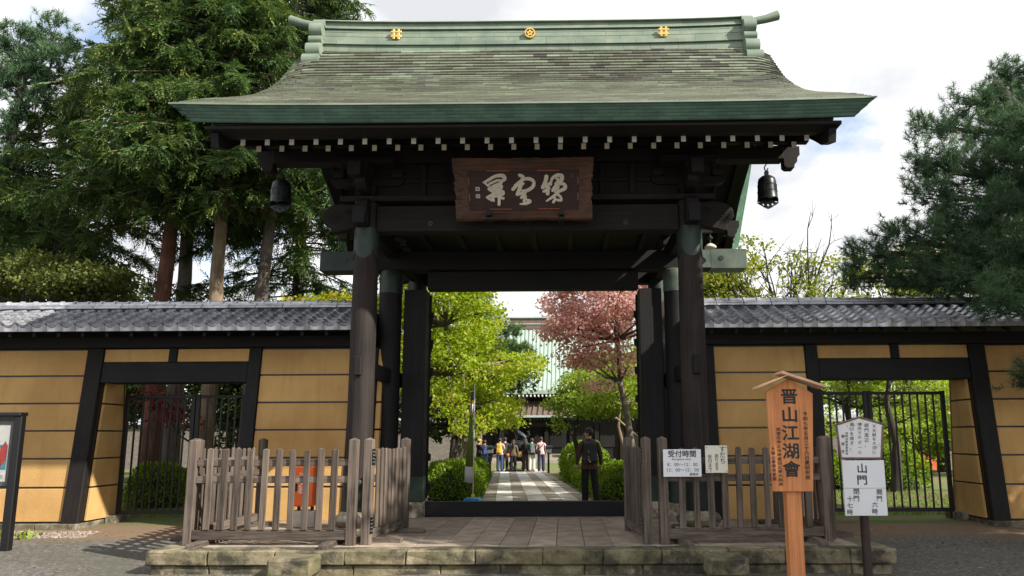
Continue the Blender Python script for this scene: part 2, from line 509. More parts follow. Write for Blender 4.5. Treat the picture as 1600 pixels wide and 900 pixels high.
FONTCACHE = {}
def text_mesh(body, size, spacing=1.0, line=1.0, bold=0.0, sx=1.0, align='CENTER'):
    c = bpy.data.curves.new('lettering', 'FONT')
    c.body = body; c.size = size; c.align_x = align; c.align_y = 'CENTER'
    c.space_character = spacing; c.space_line = line; c.offset = bold; c.extrude = 0.001
    c.resolution_u = 3
    o = bpy.data.objects.new('lettering', c); COL.objects.link(o)
    dg = bpy.context.evaluated_depsgraph_get()
    me = bpy.data.meshes.new_from_object(o.evaluated_get(dg))
    vs = np.zeros(len(me.vertices) * 3, np.float32); me.vertices.foreach_get('co', vs)
    fs = [tuple(p.vertices) for p in me.polygons]
    bpy.data.objects.remove(o); bpy.data.curves.remove(c); bpy.data.meshes.remove(me)
    m = MB(); m.v = [(x * sx, y, z) for x, y, z in vs.reshape(-1, 3)]; m.f = fs
    return m
def lettering(name, body, size, origin, R, material, parent, **kw):
    """R: 3x3 whose columns are text right, text up, outward"""
    bd = kw.pop('bold', 0.0)
    m0 = text_mesh(body, size, **kw)
    o = Vector(origin); m = MB()
    for k, (ax_, ay_) in enumerate([(0, 0)] + ([(1, .3), (-1, -.3), (.3, -1), (-.3, 1)] if bd else [])):
        m.add([o + R @ (Vector(p) + Vector((ax_ * bd, ay_ * bd, .0003 * k))) for p in m0.v], m0.f)
    me = bpy.data.meshes.new(name)
    b = ROOT(parent)
    me.from_pydata([(p[0] - b[0], p[1] - b[1], p[2] - b[2]) for p in m.v], [], m.f)
    me.materials.append(material)
    ob = bpy.data.objects.new(name, me); COL.objects.link(ob); ob.parent = parent
    return ob
FRONT = Matrix(((1, 0, 0), (0, 0, -1), (0, 1, 0)))   # columns: x right, z up, -y out
def vert(s): return '\n'.join(s)

# ------------------------------------------------------------------ ground
def sheet(name, xs, ys, zf, material):
    V = np.array([(x, y, zf(x, y)) for y in ys for x in xs]); nx = len(xs)
    F = np.array([(j * nx + i, j * nx + i + 1, (j + 1) * nx + i + 1, (j + 1) * nx + i) for j in range(len(ys) - 1) for i in range(nx - 1)])
    o = bpy.data.objects.new(name, np_mesh(name, V, F, material)); COL.objects.link(o)
    return struct(o)
_rg = random.Random(4)
xs = [-700, -200, -60, -25] + [x * 0.5 for x in range(-30, 31)] + [25, 60, 200, 700]
sheet('street', xs, [-300, -80, -30] + [y * 0.5 for y in range(-32, -1)] + [-0.25],
      lambda x, y: zs(y) + (0.012 * math.sin(x * 1.7 + y) * math.sin(y * 1.3) if -16 < y < -1.5 else 0), STREET)
sheet('courtyard_ground', xs, [-0.25, 0.5, 1.25, 2] + list(range(3, 46)) + [60, 120, 400, 900],
      lambda x, y: zc(y) if y > 0 else -0.12, EARTH)

# ------------------------------------------------------------------ stone platform of the gate
PX0, PX1, PY0, PY1 = -4.88, 4.86, -4.12, 2.7
plat = struct(MB().box(PX0 + 0.10, PX1 - 0.10, PY0 + 0.12, PY1, -0.7, -0.075).build('platform', STEP))
rg = random.Random(11)
def rough_block(x0, x1, y0, y1, z0, z1, j=0.008):
    m = MB(); bm = bmesh.new()
    bmesh.ops.create_cube(bm, size=1)
    bmesh.ops.subdivide_edges(bm, edges=bm.edges[:], cuts=2, use_grid_fill=True)
    for v in bm.verts:
        v.co = Vector((x0 + (v.co.x + 0.5) * (x1 - x0), y0 + (v.co.y + 0.5) * (y1 - y0), z0 + (v.co.z + 0.5) * (z1 - z0)))
        v.co += Vector((rg.uniform(-j, j), rg.uniform(-j, j), rg.uniform(-j, j) * 0.5))
    m.v = [tuple(v.co) for v in bm.verts]; m.f = [tuple(v.index for v in f_.verts) for f_ in bm.faces]
    bm.free(); return m
x = PX0
while x < PX1 - 0.05:          # top course of kerb stones
    x1 = min(PX1, x + rg.uniform(0.7, 0.95))
    if PX1 - x1 < 0.35: x1 = PX1
    rough_block(x + 0.004, x1 - 0.004, PY0, PY0 + 0.36, -0.185, -0.002).build('kerb_stone', STEP, plat, bevel=0.014)
    x = x1
x = PX0 + 0.05
while x < PX1 - 0.1:          # second course, set back
    x1 = min(PX1 - 0.05, x + rg.uniform(0.75, 1.15))
    if PX1 - x1 < 0.4: x1 = PX1 - 0.05
    rough_block(x + 0.004, x1 - 0.004, PY0 + 0.05, PY0 + 0.33, -0.42, -0.195).build('wall_stone', STEP, plat, bevel=0.012)
    x = x1
for sx in (0, 1):
    y = PY0 + 0.37
    while y < PY1 - 0.05:
        y1 = min(PY1, y + rg.uniform(0.7, 0.95))
        xa, xb = (PX0, PX0 + 0.34) if sx == 0 else (PX1 - 0.34, PX1)
        rough_block(xa, xb, y + 0.004, y1 - 0.004, -0.185, -0.002).build('kerb_stone', STEP, plat, bevel=0.014)
        xa, xb = (PX0 + 0.05, PX0 + 0.3) if sx == 0 else (PX1 - 0.3, PX1 - 0.05)
        rough_block(xa, xb, y + 0.004, y1 - 0.004, -0.42, -0.195).build('wall_stone', STEP, plat, bevel=0.012)
        y = y1
# paving slabs
x = PX0 + 0.345
k = 0
while x < PX1 - 0.36:
    x1 = min(PX1 - 0.345, x + 0.385)
    cuts = [PY0 + 0.365, -2.75 + 0.02 * (k % 2), -0.3]
    for a, b in zip(cuts, cuts[1:]):
        MB().box(x + 0.0035, x1 - 0.0035, a + 0.0035, b - 0.0035, -0.08, rg.uniform(-0.004, 0.0)).build('paving_slab', PAVE, plat, bevel=0.004)
    x = x1; k += 1
MB().box(PX0 + 0.36, PX1 - 0.36, -0.29, PY1 - 0.02, -0.08, -0.003).build('threshold_slab', PAVE, plat)
# stair in front with cheek stones
for xa, xb in ((-3.12, -2.56), (2.36, 2.86)):
    rough_block(xa, xb, PY0 - 0.44, PY0 - 0.005, -0.27, -0.035, 0.009).build('cheek_stone', STEP, plat, bevel=0.03)
    rough_block(xa + 0.03, xb - 0.03, PY0 - 0.40, PY0 - 0.005, -0.6, -0.28, 0.01).build('cheek_stone', STEP, plat, bevel=0.02)
for i, (xa, xb) in enumerate(((-2.53, -1.3), (-1.29, 0.05), (0.06, 1.2), (1.21, 2.33))):
    rough_block(xa, xb, PY0 - 0.42, PY0 + 0.02, -0.6, -0.315, 0.006).build('step_stone', STEP, plat, bevel=0.012)

# ------------------------------------------------------------------ the gate
gate = thing('temple_gate', 'dark timber temple gate with green copper roof on a stone platform', 'gate', (0, 0, 0))
PROF = [(-0.26, 9.14), (-0.5, 8.86), (-0.8, 8.48), (-1.07, 8.16), (-1.5, 7.76), (-2.03, 7.36), (-2.6, 7.01), (-3.19, 6.69), (-3.7, 6.40), (-4.15, 6.12)]
_py = np.array([p[0] for p in PROF]); _pz = np.array([p[1] for p in PROF])
_sl = np.concatenate([[0], np.cumsum(np.hypot(np.diff(_py), np.diff(_pz)))]); _sl /= _sl[-1]
def hw(s): return 4.72 + 0.30 * s ** 1.4
def top(xn, s, side=-1):
    y = float(np.interp(s, _sl, _py)); z = float(np.interp(s, _sl, _pz))
    ax = abs(xn)
    z += 0.045 * ax ** 4 * s ** 2 - 0.16 * (max(0, ax - 0.9) / 0.1) ** 2 * (1 - s) ** 1.2
    z += 0.09 * (1 - abs(2 * s - 1)) * 0.0
    return Vector((xn * hw(s), y * (-side), z)) if side > 0 else Vector((xn * hw(s), y, z))
roof = MB().box(-0.02, 0.02, -0.02, 0.02, 8.6, 8.62)
# deck under the shingles (the thing "roof" is this sheet; the shingles lie on it)
def deck():
    m = MB()
    ns, nx = 14, 21
    for side in (-1, 1):
        g = []
        for j in range(ns + 1):
            s = j / ns
            for i in range(nx):
                xn = -1 + 2 * i / (nx - 1)
                p = top(xn, s, side)
                g.append((p.x * (1 - 0.215 / hw(s)), p.y + (-0.20 * (1 if side > 0 else -1) * s), p.z - 0.19))
        m.add(g, [(j * nx + i, j * nx + i + 1, (j + 1) * nx + i + 1, (j + 1) * nx + i) for j in range(ns) for i in range(nx - 1)])
    return m
roof = deck().build('roof', DK['x'], gate)
# shingles
def shingles():
    V = []; F = []; T = []
    r = random.Random(3)
    NR = 40
    SS = [(k / NR) ** 0.93 for k in range(NR + 1)]
    for side in (-1, 1):
        NW = 36 if side < 0 else 18
        for j in range(NR):
            s0, s1 = SS[j], SS[j + 1]
            off = 0.5 if j % 2 else 0.0
            run = r.random()
            edges = [-1.0] + [-1 + 2 * (i + off + (j % 7) * 0.05) / NW for i in range(NW + 1)] + [1.0]
            edges = sorted(set(max(-1, min(1, e)) for e in edges))
            for a, b in zip(edges, edges[1:]):
                if b - a < 1e-4: continue
                if r.random() < 0.45: run = r.random()
                cl = 0.5 + 0.5 * math.sin(a * 3.1 + j * 0.35) * math.cos(a * 7 - j * 0.21)
                t_ = min(1, max(0, 0.52 * run + 0.42 * (0.6 * cl + 0.4 * (0.5 + 0.5 * math.sin(a * 5.3 + 2 + 0.13 * j) * math.sin(j * 0.24 + a))) + r.uniform(-0.16, 0.20)))
                t_ *= 1 - 0.30 * s0
                if s0 < 0.35 and -0.1 < a < 0.85 and r.random() < 0.16: t_ = 0.0
                lift = 0.026 + r.uniform(0, 0.007)
                p = [top(a, s0, side), top(b, s0, side), top(b, s1, side), top(a, s1, side)]
                n = (p[1] - p[0]).cross(p[3] - p[0]).normalized()
                if n.z < 0: n = -n
                g = 0.0022
                p[0] = p[0] + Vector((g, 0, 0)); p[3] = p[3] + Vector((g, 0, 0)) + n * lift
                p[1] = p[1] - Vector((g, 0, 0)); p[2] = p[2] - Vector((g, 0, 0)) + n * (lift + r.uniform(-0.003, 0.003))
                o = len(V)
                V += [tuple(q) for q in p] + [tuple(p[3] - n * (lift + 0.004)), tuple(p[2] - n * (lift + 0.004))]
                F += [(o, o + 1, o + 2, o + 3), (o + 3, o + 2, o + 5, o + 4)]
                T += [t_] * 6
    return np.array(V), np.array(F), np.array(T)
V, F, T = shingles()
o = bpy.data.objects.new('shingles', np_mesh('shingles', V, F, SHINGLE, T)); COL.objects.link(o); o.parent = roof; stuff(o)
# thick laminated eave edge, all the way round
def loop_pts():
    pts = []
    n1, n2 = 46, 26
    def cp(p, ix, iy): return (p, Vector((ix, iy, -0.17)))
    for i in range(n1 + 1):
        xn = -1 + 2 * i / n1
        k = max(0.0, (abs(xn) - 0.965) / 0.035)
        pts.append(cp(top(xn, 1, -1), -0.21 * k * (1 if xn > 0 else -1), 0.20))
    for i in range(1, n2 + 1): pts.append(cp(top(1, 1 - i / n2, -1), -0.21, 0.20 * max(0, 1 - i * 0.5)))
    for i in range(1, n2 + 1): pts.append(cp(top(1, i / n2, 1), -0.21, -0.20 * max(0, 1 - (n2 - i) * 0.5)))
    for i in range(1, n1 + 1):
        xn = 1 - 2 * i / n1
        k = max(0.0, (abs(xn) - 0.965) / 0.035)
        pts.append(cp(top(xn, 1, 1), -0.21 * k * (1 if xn > 0 else -1), -0.20))
    for i in range(1, n2 + 1): pts.append(cp(top(-1, 1 - i / n2, 1), 0.21, -0.20 * max(0, 1 - i * 0.5)))
    for i in range(1, n2): pts.append(cp(top(-1, i / n2, -1), 0.21, 0.20 * max(0, 1 - (n2 - i) * 0.5)))
    return pts
LP = loop_pts()
V = []; F = []; T = []; r = random.Random(8)
NB = 5
for bnd in range(NB):
    q0, q1 = bnd / NB, (bnd + 1) / NB
    for i in range(len(LP)):
        a, b = LP[i], LP[(i + 1) % len(LP)]
        if bnd % 2:
            a2 = (a[0].lerp(b[0], 0.5), a[1].lerp(b[1], 0.5)); c = LP[(i + 2) % len(LP)]
            b2 = (b[0].lerp(c[0], 0.5), b[1].lerp(c[1], 0.5))
            if (b[0] - a[0]).cross(c[0] - b[0]).length > 0.006: a2, b2 = a, b
            a, b = a2, b2
        e = 0.012
        outw = (a[1] * -1); outw.z = 0
        outw = outw.normalized() * e if outw.length > 1e-6 else Vector((0, 0, 0))
        d = (b[0] - a[0]).normalized() * 0.0015
        P = [a[0] + a[1] * q0 + outw + d, b[0] + b[1] * q0 + outw - d, b[0] + b[1] * q1 + d * -1, a[0] + a[1] * q1 + d]
        o = len(V); V += [tuple(x) for x in P] + [tuple(P[0] - outw * 1.5 - Vector((0, 0, -0.0))), tuple(P[1] - outw * 1.5)]
        F += [(o, o + 3, o + 2, o + 1), (o, o + 1, o + 5, o + 4)]
        T += [r.random()] * 6
o = bpy.data.objects.new('eave_courses', np_mesh('eave_courses', np.array(V), np.array(F), CUEAVE, np.array(T))); COL.objects.link(o); o.parent = roof; stuff(o)
m = MB()
for i in range(len(LP)):                       # solid core behind the eave courses
    a, b = LP[i], LP[(i + 1) % len(LP)]
    ia = Vector((a[1].x, a[1].y, 0)); ib_ = Vector((b[1].x, b[1].y, 0))
    ia = ia.normalized() * .022 if ia.length > 1e-6 else ia; ib_ = ib_.normalized() * .022 if ib_.length > 1e-6 else ib_
    m.add([a[0] + ia, b[0] + ib_, b[0] + b[1] + ib_, a[0] + a[1] + ia, a[0] + ia * 4, b[0] + ib_ * 4], [(0, 1, 2, 3), (0, 1, 5, 4)])
m.build('eave_core', CUEAVE, roof)
m = MB(); m2 = MB()
for i in range(len(LP)):                       # pale drip edge on top of the eave
    a, b = LP[i], LP[(i + 1) % len(LP)]
    if abs(abs(a[0].y) - 4.15) > .02 or abs(abs(b[0].y) - 4.15) > .02: continue
    oa = Vector((-a[1].x, -a[1].y, 0)); ob = Vector((-b[1].x, -b[1].y, 0))
    oa = oa.normalized() * 0.03 if oa.length > 1e-6 else oa; ob = ob.normalized() * 0.03 if ob.length > 1e-6 else ob
    if oa.length < 1e-6: oa = ob
    if ob.length < 1e-6: ob = oa
    u = Vector((0, 0, 0.024)); dn = Vector((0, 0, 0.0))
    (m if a[0].y < 0 else m2).hexa([a[0] + oa + dn, b[0] + ob + dn, b[0] - ob + dn, a[0] - oa + dn, a[0] + oa + u, b[0] + ob + u, b[0] - ob + u * 1.15, a[0] - oa + u * 1.15])
m.build('drip_edge', COPPER, roof); m2.build('drip_edge', COPPER, roof)

# ridge
ridge = MB().box(-4.22, 4.2, -0.2, 0.2, 8.95, 9.66).build('ridge', COPPER, gate)
def rz(x): return 0.05 * (x / 4.2) ** 4
RC = [(9.06, 9.205, 0.315, 0.55, 0), (9.21, 9.295, 0.345, 0.6, .5), (9.305, 9.40, 0.29, 0.75, 0), (9.41, 9.50, 0.275, 0.75, .4), (9.51, 9.565, 0.26, 0.75, .1), (9.58, 9.615, 0.285, 0.75, .6), (9.635, 9.735, 0.24, 0.75, .3)]
for (z0, z1, hy, wd, ph) in RC:
    x = -4.235 - wd * ph
    while x < 4.21:
        a, b = max(x, -4.235), min(x + wd, 4.215)
        if b - a > 0.02:
            for sy in (-1, 1):
                q = MB()
                ya, yb = (-hy, -0.19) if sy < 0 else (0.19, hy)
                q.hexa([(a + .002, ya, z0 + rz(a)), (b - .002, ya, z0 + rz(b)), (b - .002, yb, z0 + rz(b)), (a + .002, yb, z0 + rz(a)), (a + .002, ya + (.012 if sy < 0 else 0), z1 + rz(a)), (b - .002, ya + (.012 if sy < 0 else 0), z1 + rz(b)), (b - .002, yb, z1 + rz(b)), (a + .002, yb, z1 + rz(a))])
                q.build('ridge_panel', COPPER, ridge)
        x += wd
q = MB()
for i in range(24):
    a = -4.25 + 8.48 * i / 24; b = a + 8.48 / 24
    q.hexa([(a, -.29, 9.738 + rz(a)), (b, -.29, 9.738 + rz(b)), (b, .29, 9.738 + rz(b)), (a, .29, 9.738 + rz(a)), (a, -.24, 9.785 + rz(a)), (b, -.24, 9.785 + rz(b)), (b, .24, 9.785 + rz(b)), (a, .24, 9.785 + rz(a))])
q.build('ridge_cap', COPPER, ridge)
for sx in (-1, 1):     # scrolled end ornaments, with the projecting ridge log
    o = MB()
    X = sx * 4.23
    # back plate with stacked rolls, thin across x, curling outwards down each side
    o.prism([(-0.42, 8.74), (-0.40, 9.2), (-0.36, 9.62), (-0.2, 9.84), (0.2, 9.84), (0.36, 9.62), (0.40, 9.2), (0.42, 8.74), (0.2, 8.95), (-0.2, 8.95)], 'yz', X, X + sx * 0.20)
    e = o.build('ridge_end_ornament', COPPER, gate)
    for (yy, zz_, rr, dx) in ((-0.47, 8.80, 0.15, 0.30), (-0.42, 9.05, 0.16, 0.25), (-0.40, 9.30, 0.085, 0.23), (-0.36, 9.52, 0.15, 0.22), (-0.22, 9.70, 0.13, 0.20)):
        for sy in (1, -1):
            c = MB()
            pr_ = [(yy * sy + rr * math.cos(a), zz_ + rr * math.sin(a)) for a in [2 * math.pi * i / 18 for i in range(18)]]
            c.prism(pr_, 'yz', X - sx * 0.03, X + sx * dx)
            c.build('scroll', COPPER, e, smooth=True)
    lg = MB()
    lg.tube([(X - sx * 0.1, 0, 9.82), (X + sx * 0.25, 0, 9.84), (X + sx * 0.55, 0, 9.90), (X + sx * 0.80, 0, 9.98)], [0.085, 0.08, 0.085, 0.10], 10)
    lg.build('ridge_log', COPPER, e, smooth=True)
# gilt crests
def crest_bars(xc):
    c = MB()
    z = 9.45; R_ = 0.105
    for d in (-0.048, 0.048):
        c.box(xc + d - 0.022, xc + d + 0.022, -0.345, -0.315, z - R_, z + R_)
        c.box(xc - R_, xc + R_, -0.349, -0.317, z + d - 0.020, z + d + 0.020)
    c.build('gilt_crest', GOLD, ridge, bevel=0.004)
crest_bars(at_y(619, 55, -0.33).x); crest_bars(at_y(1037, 51, -0.33).x)
xc = at_y(828, 52, -0.33).x
c = MB()
ring = [(0.105 * math.cos(a), 0.105 * math.sin(a)) for a in [2 * math.pi * i / 28 for i in range(28)]]
for i in range(28):
    a, b = ring[i], ring[(i + 1) % 28]
    c.hexa([(xc + a[0], -.345, 9.45 + a[1]), (xc + b[0], -.345, 9.45 + b[1]), (xc + b[0], -.30, 9.45 + b[1]), (xc + a[0], -.30, 9.45 + a[1]), (xc + a[0] * .78, -.345, 9.45 + a[1] * .78), (xc + b[0] * .78, -.345, 9.45 + b[1] * .78), (xc + b[0] * .78, -.30, 9.45 + b[1] * .78), (xc + a[0] * .78, -.30, 9.45 + a[1] * .78)])
rc = c.build('gilt_crest', GOLD, ridge)
c = MB().prism([(xc + 0.085 * math.cos(a), 9.45 + 0.085 * math.sin(a)) for a in [2 * math.pi * i / 20 for i in range(20)]], 'xz', -.312, -.30)
c.build('crest_ground', BRONZE, ridge)
c = MB()
for k in range(5):
    a = math.pi / 2 + k * 2 * math.pi / 5
    d = Vector((math.cos(a), math.sin(a))); n_ = Vector((-d.y, d.x))
    pl = [d * 0.01, d * 0.04 + n_ * 0.026, d * 0.078, d * 0.04 - n_ * 0.026]
    c.prism([(xc + p.x, 9.45 + p.y) for p in pl], 'xz', -.338 - 0.001 * k, -.31)
c.build('crest_leaf', GOLD, ridge)

# soffits, rafters, purlins
for sy in (-1, 1):
    Y = lambda y: y if sy < 0 else -y
    so_ = [(-3.93, 5.945), (-3.45, 5.985), (-2.83, 6.21), (-2.83, 6.095), (-0.02, 7.36), (-0.02, 7.40), (-2.86, 6.25), (-3.46, 6.02), (-3.93, 5.975)]
    MB().prism([(Y(a), b) for a, b in so_], 'yz', -4.5, 4.5).build('soffit_board', DK['x'], gate)
    MB().prism([(Y(a), b) for a, b in [(-3.92, 5.885), (-3.62, 5.885), (-3.62, 5.955), (-3.92, 5.94)]], 'yz', -4.62, 4.62).build('eave_beam', BR['x'], gate, bevel=0.006)
    MB().prism([(Y(a), b) for a, b in [(-3.615, 5.90), (-3.36, 5.945), (-3.36, 5.99), (-3.615, 5.95)]], 'yz', -4.5, 4.5).build('eave_beam', DK['x'], gate)
    MB().prism([(Y(a), b) for a, b in [(-2.85, 6.06), (-2.72, 6.06), (-2.72, 6.16), (-2.85, 6.15)]], 'yz', -4.5, 4.5).build('eave_beam', DK['x'], gate)
    n_up = 24
    for i in range(n_up):
        xx = -4.28 + 8.56 * i / (n_up - 1)
        rf = MB()
        a0, b0 = (Y(-3.40), 5.895), (Y(-2.78), 5.895 + 0.62 * 0.45)
        h = 0.047
        rf.hexa([(xx - .036, a0[0], a0[1] - h), (xx + .036, a0[0], a0[1] - h), (xx + .036, b0[0], b0[1] - h), (xx - .036, b0[0], b0[1] - h), (xx - .036, a0[0], a0[1] + h), (xx + .036, a0[0], a0[1] + h), (xx + .036, b0[0], b0[1] + h), (xx - .036, b0[0], b0[1] + h)])
        ro = rf.build('flying_rafter', DK['y'], gate)
        e0 = Y(-3.412)
        MB().box(xx - .035, xx + .035, min(e0, Y(-3.401)), max(e0, Y(-3.401)), a0[1] - h + .001, a0[1] + h - .001).build('white_rafter_end', CREAM2, ro)
        xx = -4.24 + 8.48 * i / (n_up - 1)
        rf = MB()
        a0, b0 = (Y(-2.92), 5.985), (Y(-0.05), 5.985 + 2.87 * 0.455)
        rf.hexa([(xx - .038, a0[0], a0[1] - h), (xx + .038, a0[0], a0[1] - h), (xx + .038, b0[0], b0[1] - h), (xx - .038, b0[0], b0[1] - h), (xx - .038, a0[0], a0[1] + h), (xx + .038, a0[0], a0[1] + h), (xx + .038, b0[0], b0[1] + h), (xx - .038, b0[0], b0[1] + h)])
        ro = rf.build('base_rafter', DK['y'], gate)
        e0 = Y(-2.932)
        MB().box(xx - .037, xx + .037, min(e0, Y(-2.921)), max(e0, Y(-2.921)), a0[1] - h + .001, a0[1] + h - .001).build('white_rafter_end', CREAM, ro)
    ya, yb = sorted((Y(-2.28), Y(-2.02)))
    MB().box(-4.28, 4.28, ya, yb, 6.0, 6.235).build('purlin', BR['x'], gate, bevel=0.01)
    for sx in (-1, 1):   # hanging carved ends of the purlin
        pl = [(4.285, 6.23), (4.285, 5.90), (4.33, 5.86), (4.45, 5.86), (4.46, 5.93), (4.50, 5.96), (4.51, 6.05), (4.55, 6.08), (4.55, 6.23)]
        MB().prism([(sx * a, b) for a, b in pl], 'xz', ya + 0.03, yb - 0.03).build('purlin_end', BR['x'], gate)
for sx in (-1, 1):       # barge boards
    pts_u = []; pts_l = []
    for side in (-1, 1):
        rng_ = [k / 12 for k in range(12, -1, -1)] if side < 0 else [k / 12 for k in range(1, 13)]
        for s in rng_:
            p = top(0.93, s, side); y = p.y * (1 - 0.075 * s)
            pts_u.append((y, p.z - 0.29)); pts_l.append((y * (0.985 if s > 0.9 else 1), p.z - 0.29 - (0.36 if s < .9 else .33 if s < .95 else .20) - 0.05 * (1 - s)))
    poly = pts_u + pts_l[::-1]
    MB().prism(poly, 'yz', sx * 4.46, sx * 4.57).build('barge_board', DK['y'], gate)
    MB().prism([(-0.2, 8.3), (0.2, 8.3), (0.34, 7.9), (0.2, 7.55), (0, 7.4), (-0.2, 7.55), (-0.34, 7.9)], 'yz', sx * 4.58, sx * 4.63).build('gable_pendant', DK['y'], gate)
    # gable wall framing behind the barge board
    MB().prism([(-1.9, 6.3), (1.9, 6.3), (0, 7.33)], 'yz', sx * 2.66, sx * 2.72).build('gable_wall', DK['y'], gate)
    for yy in (-1.0, 0, 1.0):
        MB().box(sx * 2.75 - .07, sx * 2.75 + .07, yy - .08, yy + .08, 5.4, 6.32 + 0.9 * (1 - abs(yy))).build('gable_strut', DK['z'], gate)
    MB().box(min(sx * 2.62, sx * 2.82), max(sx * 2.62, sx * 2.82), -2.9, 2.9, 5.56, 5.80).build('gable_beam', DK['y'], gate, bevel=0.01)
    MB().box(min(sx * 2.605, sx * 2.80), max(sx * 2.605, sx * 2.80), -2.6, 2.6, 4.86, 5.16).build('side_beam', DK['y'], gate, bevel=0.01)
MB().box(-4.2, 4.2, -.14, .14, 7.02, 7.26).build('ridge_purlin', DK['x'], gate)

# columns
for sx in (-1, 1):
    for sy in (-1, 1):
        X, Yc = sx * 2.68, sy * 2.14
        pl = MB().box(X - .40, X + .40, Yc - .40, Yc + .40, -0.06, 0.075).build('plinth', PLINTH, gate, bevel=0.015)
        MB().lathe([(0.26, 0.076), (0.32, 0.12), (0.345, 0.18), (0.32, 0.24), (0.25, 0.29), (0.225, 0.31)], X, Yc, 28).build('base_stone', PLINTH, pl, smooth=True)
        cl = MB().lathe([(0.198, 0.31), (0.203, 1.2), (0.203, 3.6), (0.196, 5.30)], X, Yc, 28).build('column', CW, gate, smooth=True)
        MB().lathe([(0.222, 0.312), (0.228, 0.34), (0.222, 0.42), (0.219, 0.72), (0.228, 0.76), (0.214, 0.79)], X, Yc, 28).build('copper_shoe', CUDARK, cl, smooth=True)
        cap = MB()                           # copper collar with a tongue in front and scrolled openings
        seg = 40
        vs = []; fs = []
        for i in range(seg):
            a = 2 * math.pi * i / seg
            th = ((a + math.pi / 2) % (math.pi / 2)) - math.pi / 4
            low = 4.50 - 0.16 * max(0, math.cos(2 * ((a + math.pi / 2 + math.pi / 4) % (math.pi / 2) - math.pi / 4))) ** 0.6
            for (rr, z) in ((0.209, low), (0.209, 4.62), (0.209, 4.86), (0.2, 4.865)):
                vs.append((X + rr * math.cos(a), Yc + rr * math.sin(a), z))
        for i in range(seg):
            j = (i + 1) % seg
            fs += [(i * 4 + k, j * 4 + k, j * 4 + k + 1, i * 4 + k + 1) for k in range(3)]
        cap.add(vs, fs).build('copper_collar', CUDARK, cl, smooth=True)
        # tenon block of the tie beam
        tb = MB()
        tb.box(X - .055, X + .055, Yc + sy * .18 - .1, Yc + sy * .18 + .1, 2.42, 2.72)
        tb.build('tenon_block', BR['z'], cl, bevel=0.012)
        # carved nosing outwards and forwards
        ns = [(0.18, 4.88), (0.55, 4.80), (0.62, 4.92), (0.74, 5.02), (0.72, 5.16), (0.60, 5.26), (0.42, 5.30), (0.18, 5.28)]
        nz_ = MB().prism([(X + sx * a, b) for a, b in ns], 'xz', Yc - .09, Yc + .09).build('carved_nosing', BR['x'], gate, bevel=0.012)
        for kk in range(2):
            sp = []
            for i in range(26):
                a = i * 0.5; rr = 0.012 + 0.0065 * i * (0.9 if kk == 0 else 0.45)
                sp.append((X + sx * ((0.52 if kk == 0 else 0.30) + rr * math.cos(a) * 0.8), Yc + sy * 0.092, 5.06 + (0 if kk == 0 else 0.1) + rr * math.sin(a) * 0.6))
            MB().tube(sp, 0.008, 5).build('carved_scroll', BR['x'], nz_)
        MB().prism([(Yc + sy * a, b) for a, b in [(0.16, 4.88), (0.34, 4.86), (0.40, 4.98), (0.46, 5.08), (0.42, 5.24), (0.30, 5.32), (0.16, 5.30)]], 'yz', X - .10, X + .10).build('carved_nosing', BR['y'], gate, bevel=0.012)
    # main (centre) posts with round copper heads
    X = sx * 2.72
    MB().box(X - .36, X + .36, -.52, .22, -0.05, 0.255).build('plinth', PLINTH, gate, bevel=0.02)
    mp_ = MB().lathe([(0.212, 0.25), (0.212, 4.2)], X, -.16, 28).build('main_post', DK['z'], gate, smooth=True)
    MB().lathe([(0.218, 4.16), (0.222, 4.2), (0.222, 4.45), (0.218, 4.53), (0.20, 4.585), (0.15, 4.615), (0.02, 4.625)], X, -.16, 28).build('copper_head', CUMID if sx > 0 else CUDARK, mp_, smooth=True)  # right head takes the paler copper painted as if lit by the sun
    MB().lathe([(0.219, 0.20), (0.226, 0.3), (0.219, 0.38), (0.219, 0.72), (0.224, 0.75), (0.212, 0.76)], X, -.16, 28).build('copper_shoe', CUDARK, mp_, smooth=True)
    a, b = sorted((sx * 2.46, sx * 2.035))
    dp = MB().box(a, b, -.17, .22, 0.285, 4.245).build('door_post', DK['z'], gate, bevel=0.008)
    MB().box(a - .006, b + .006, -.176, .226, 0.272, 0.73).build('copper_shoe', CUDARK, dp, bevel=0.008)
    MB().box(a - .045, b + .045, -.22, .28, -0.03, 0.27).build('plinth', PLINTH, gate, bevel=0.012)
    # side tie beams from front column to main post
    a, b = sorted((sx * 2.63, sx * 2.75))
    for (ya, yb) in ((-2.0, -.33), (0.03, 2.0)):
        MB().box(a, b, ya, yb, 2.44, 2.70).build('tie_beam', DK['y'], gate, bevel=0.008)
    # open door leaf swung inwards
    a, b = sorted((sx * 2.06, sx * 2.00))
    def dbox(xa, xb, y0, y1, z0, z1):
        k = lambda y: .21 * (y - .24)
        return MB().hexa([(sx * (q + k(y)), y, z) for z in (z0, z1) for q, y in ((xa, y0), (xb, y0), (xb, y1), (xa, y1))])
    leaf = dbox(2.00, 2.06, 0.24, 2.15, 0.30, 4.2).build('door_leaf', DK['z'], gate)
    for zz_ in (0.45, 1.0, 1.55, 2.1, 2.65, 3.2, 3.75):
        dbox(1.955, 1.999, 0.26, 2.13, zz_, zz_ + .13).build('door_batten', DK['y'], leaf, bevel=0.006)
    for i in range(6):
        dbox(2.0615, 2.075, 0.26 + i * .31, 0.26 + i * .31 + .302, 0.32, 4.18).build('door_plank', DK['z'], leaf)
MB().box(-2.0, 2.0, -.09, .11, 0.0, 0.268).build('sill', DK['x'], gate, bevel=0.01)
kb = MB().box(-4.02, 4.02, -.185, .20, 4.63, 4.99).build('lintel_beam', DK['x'], gate, bevel=0.012)
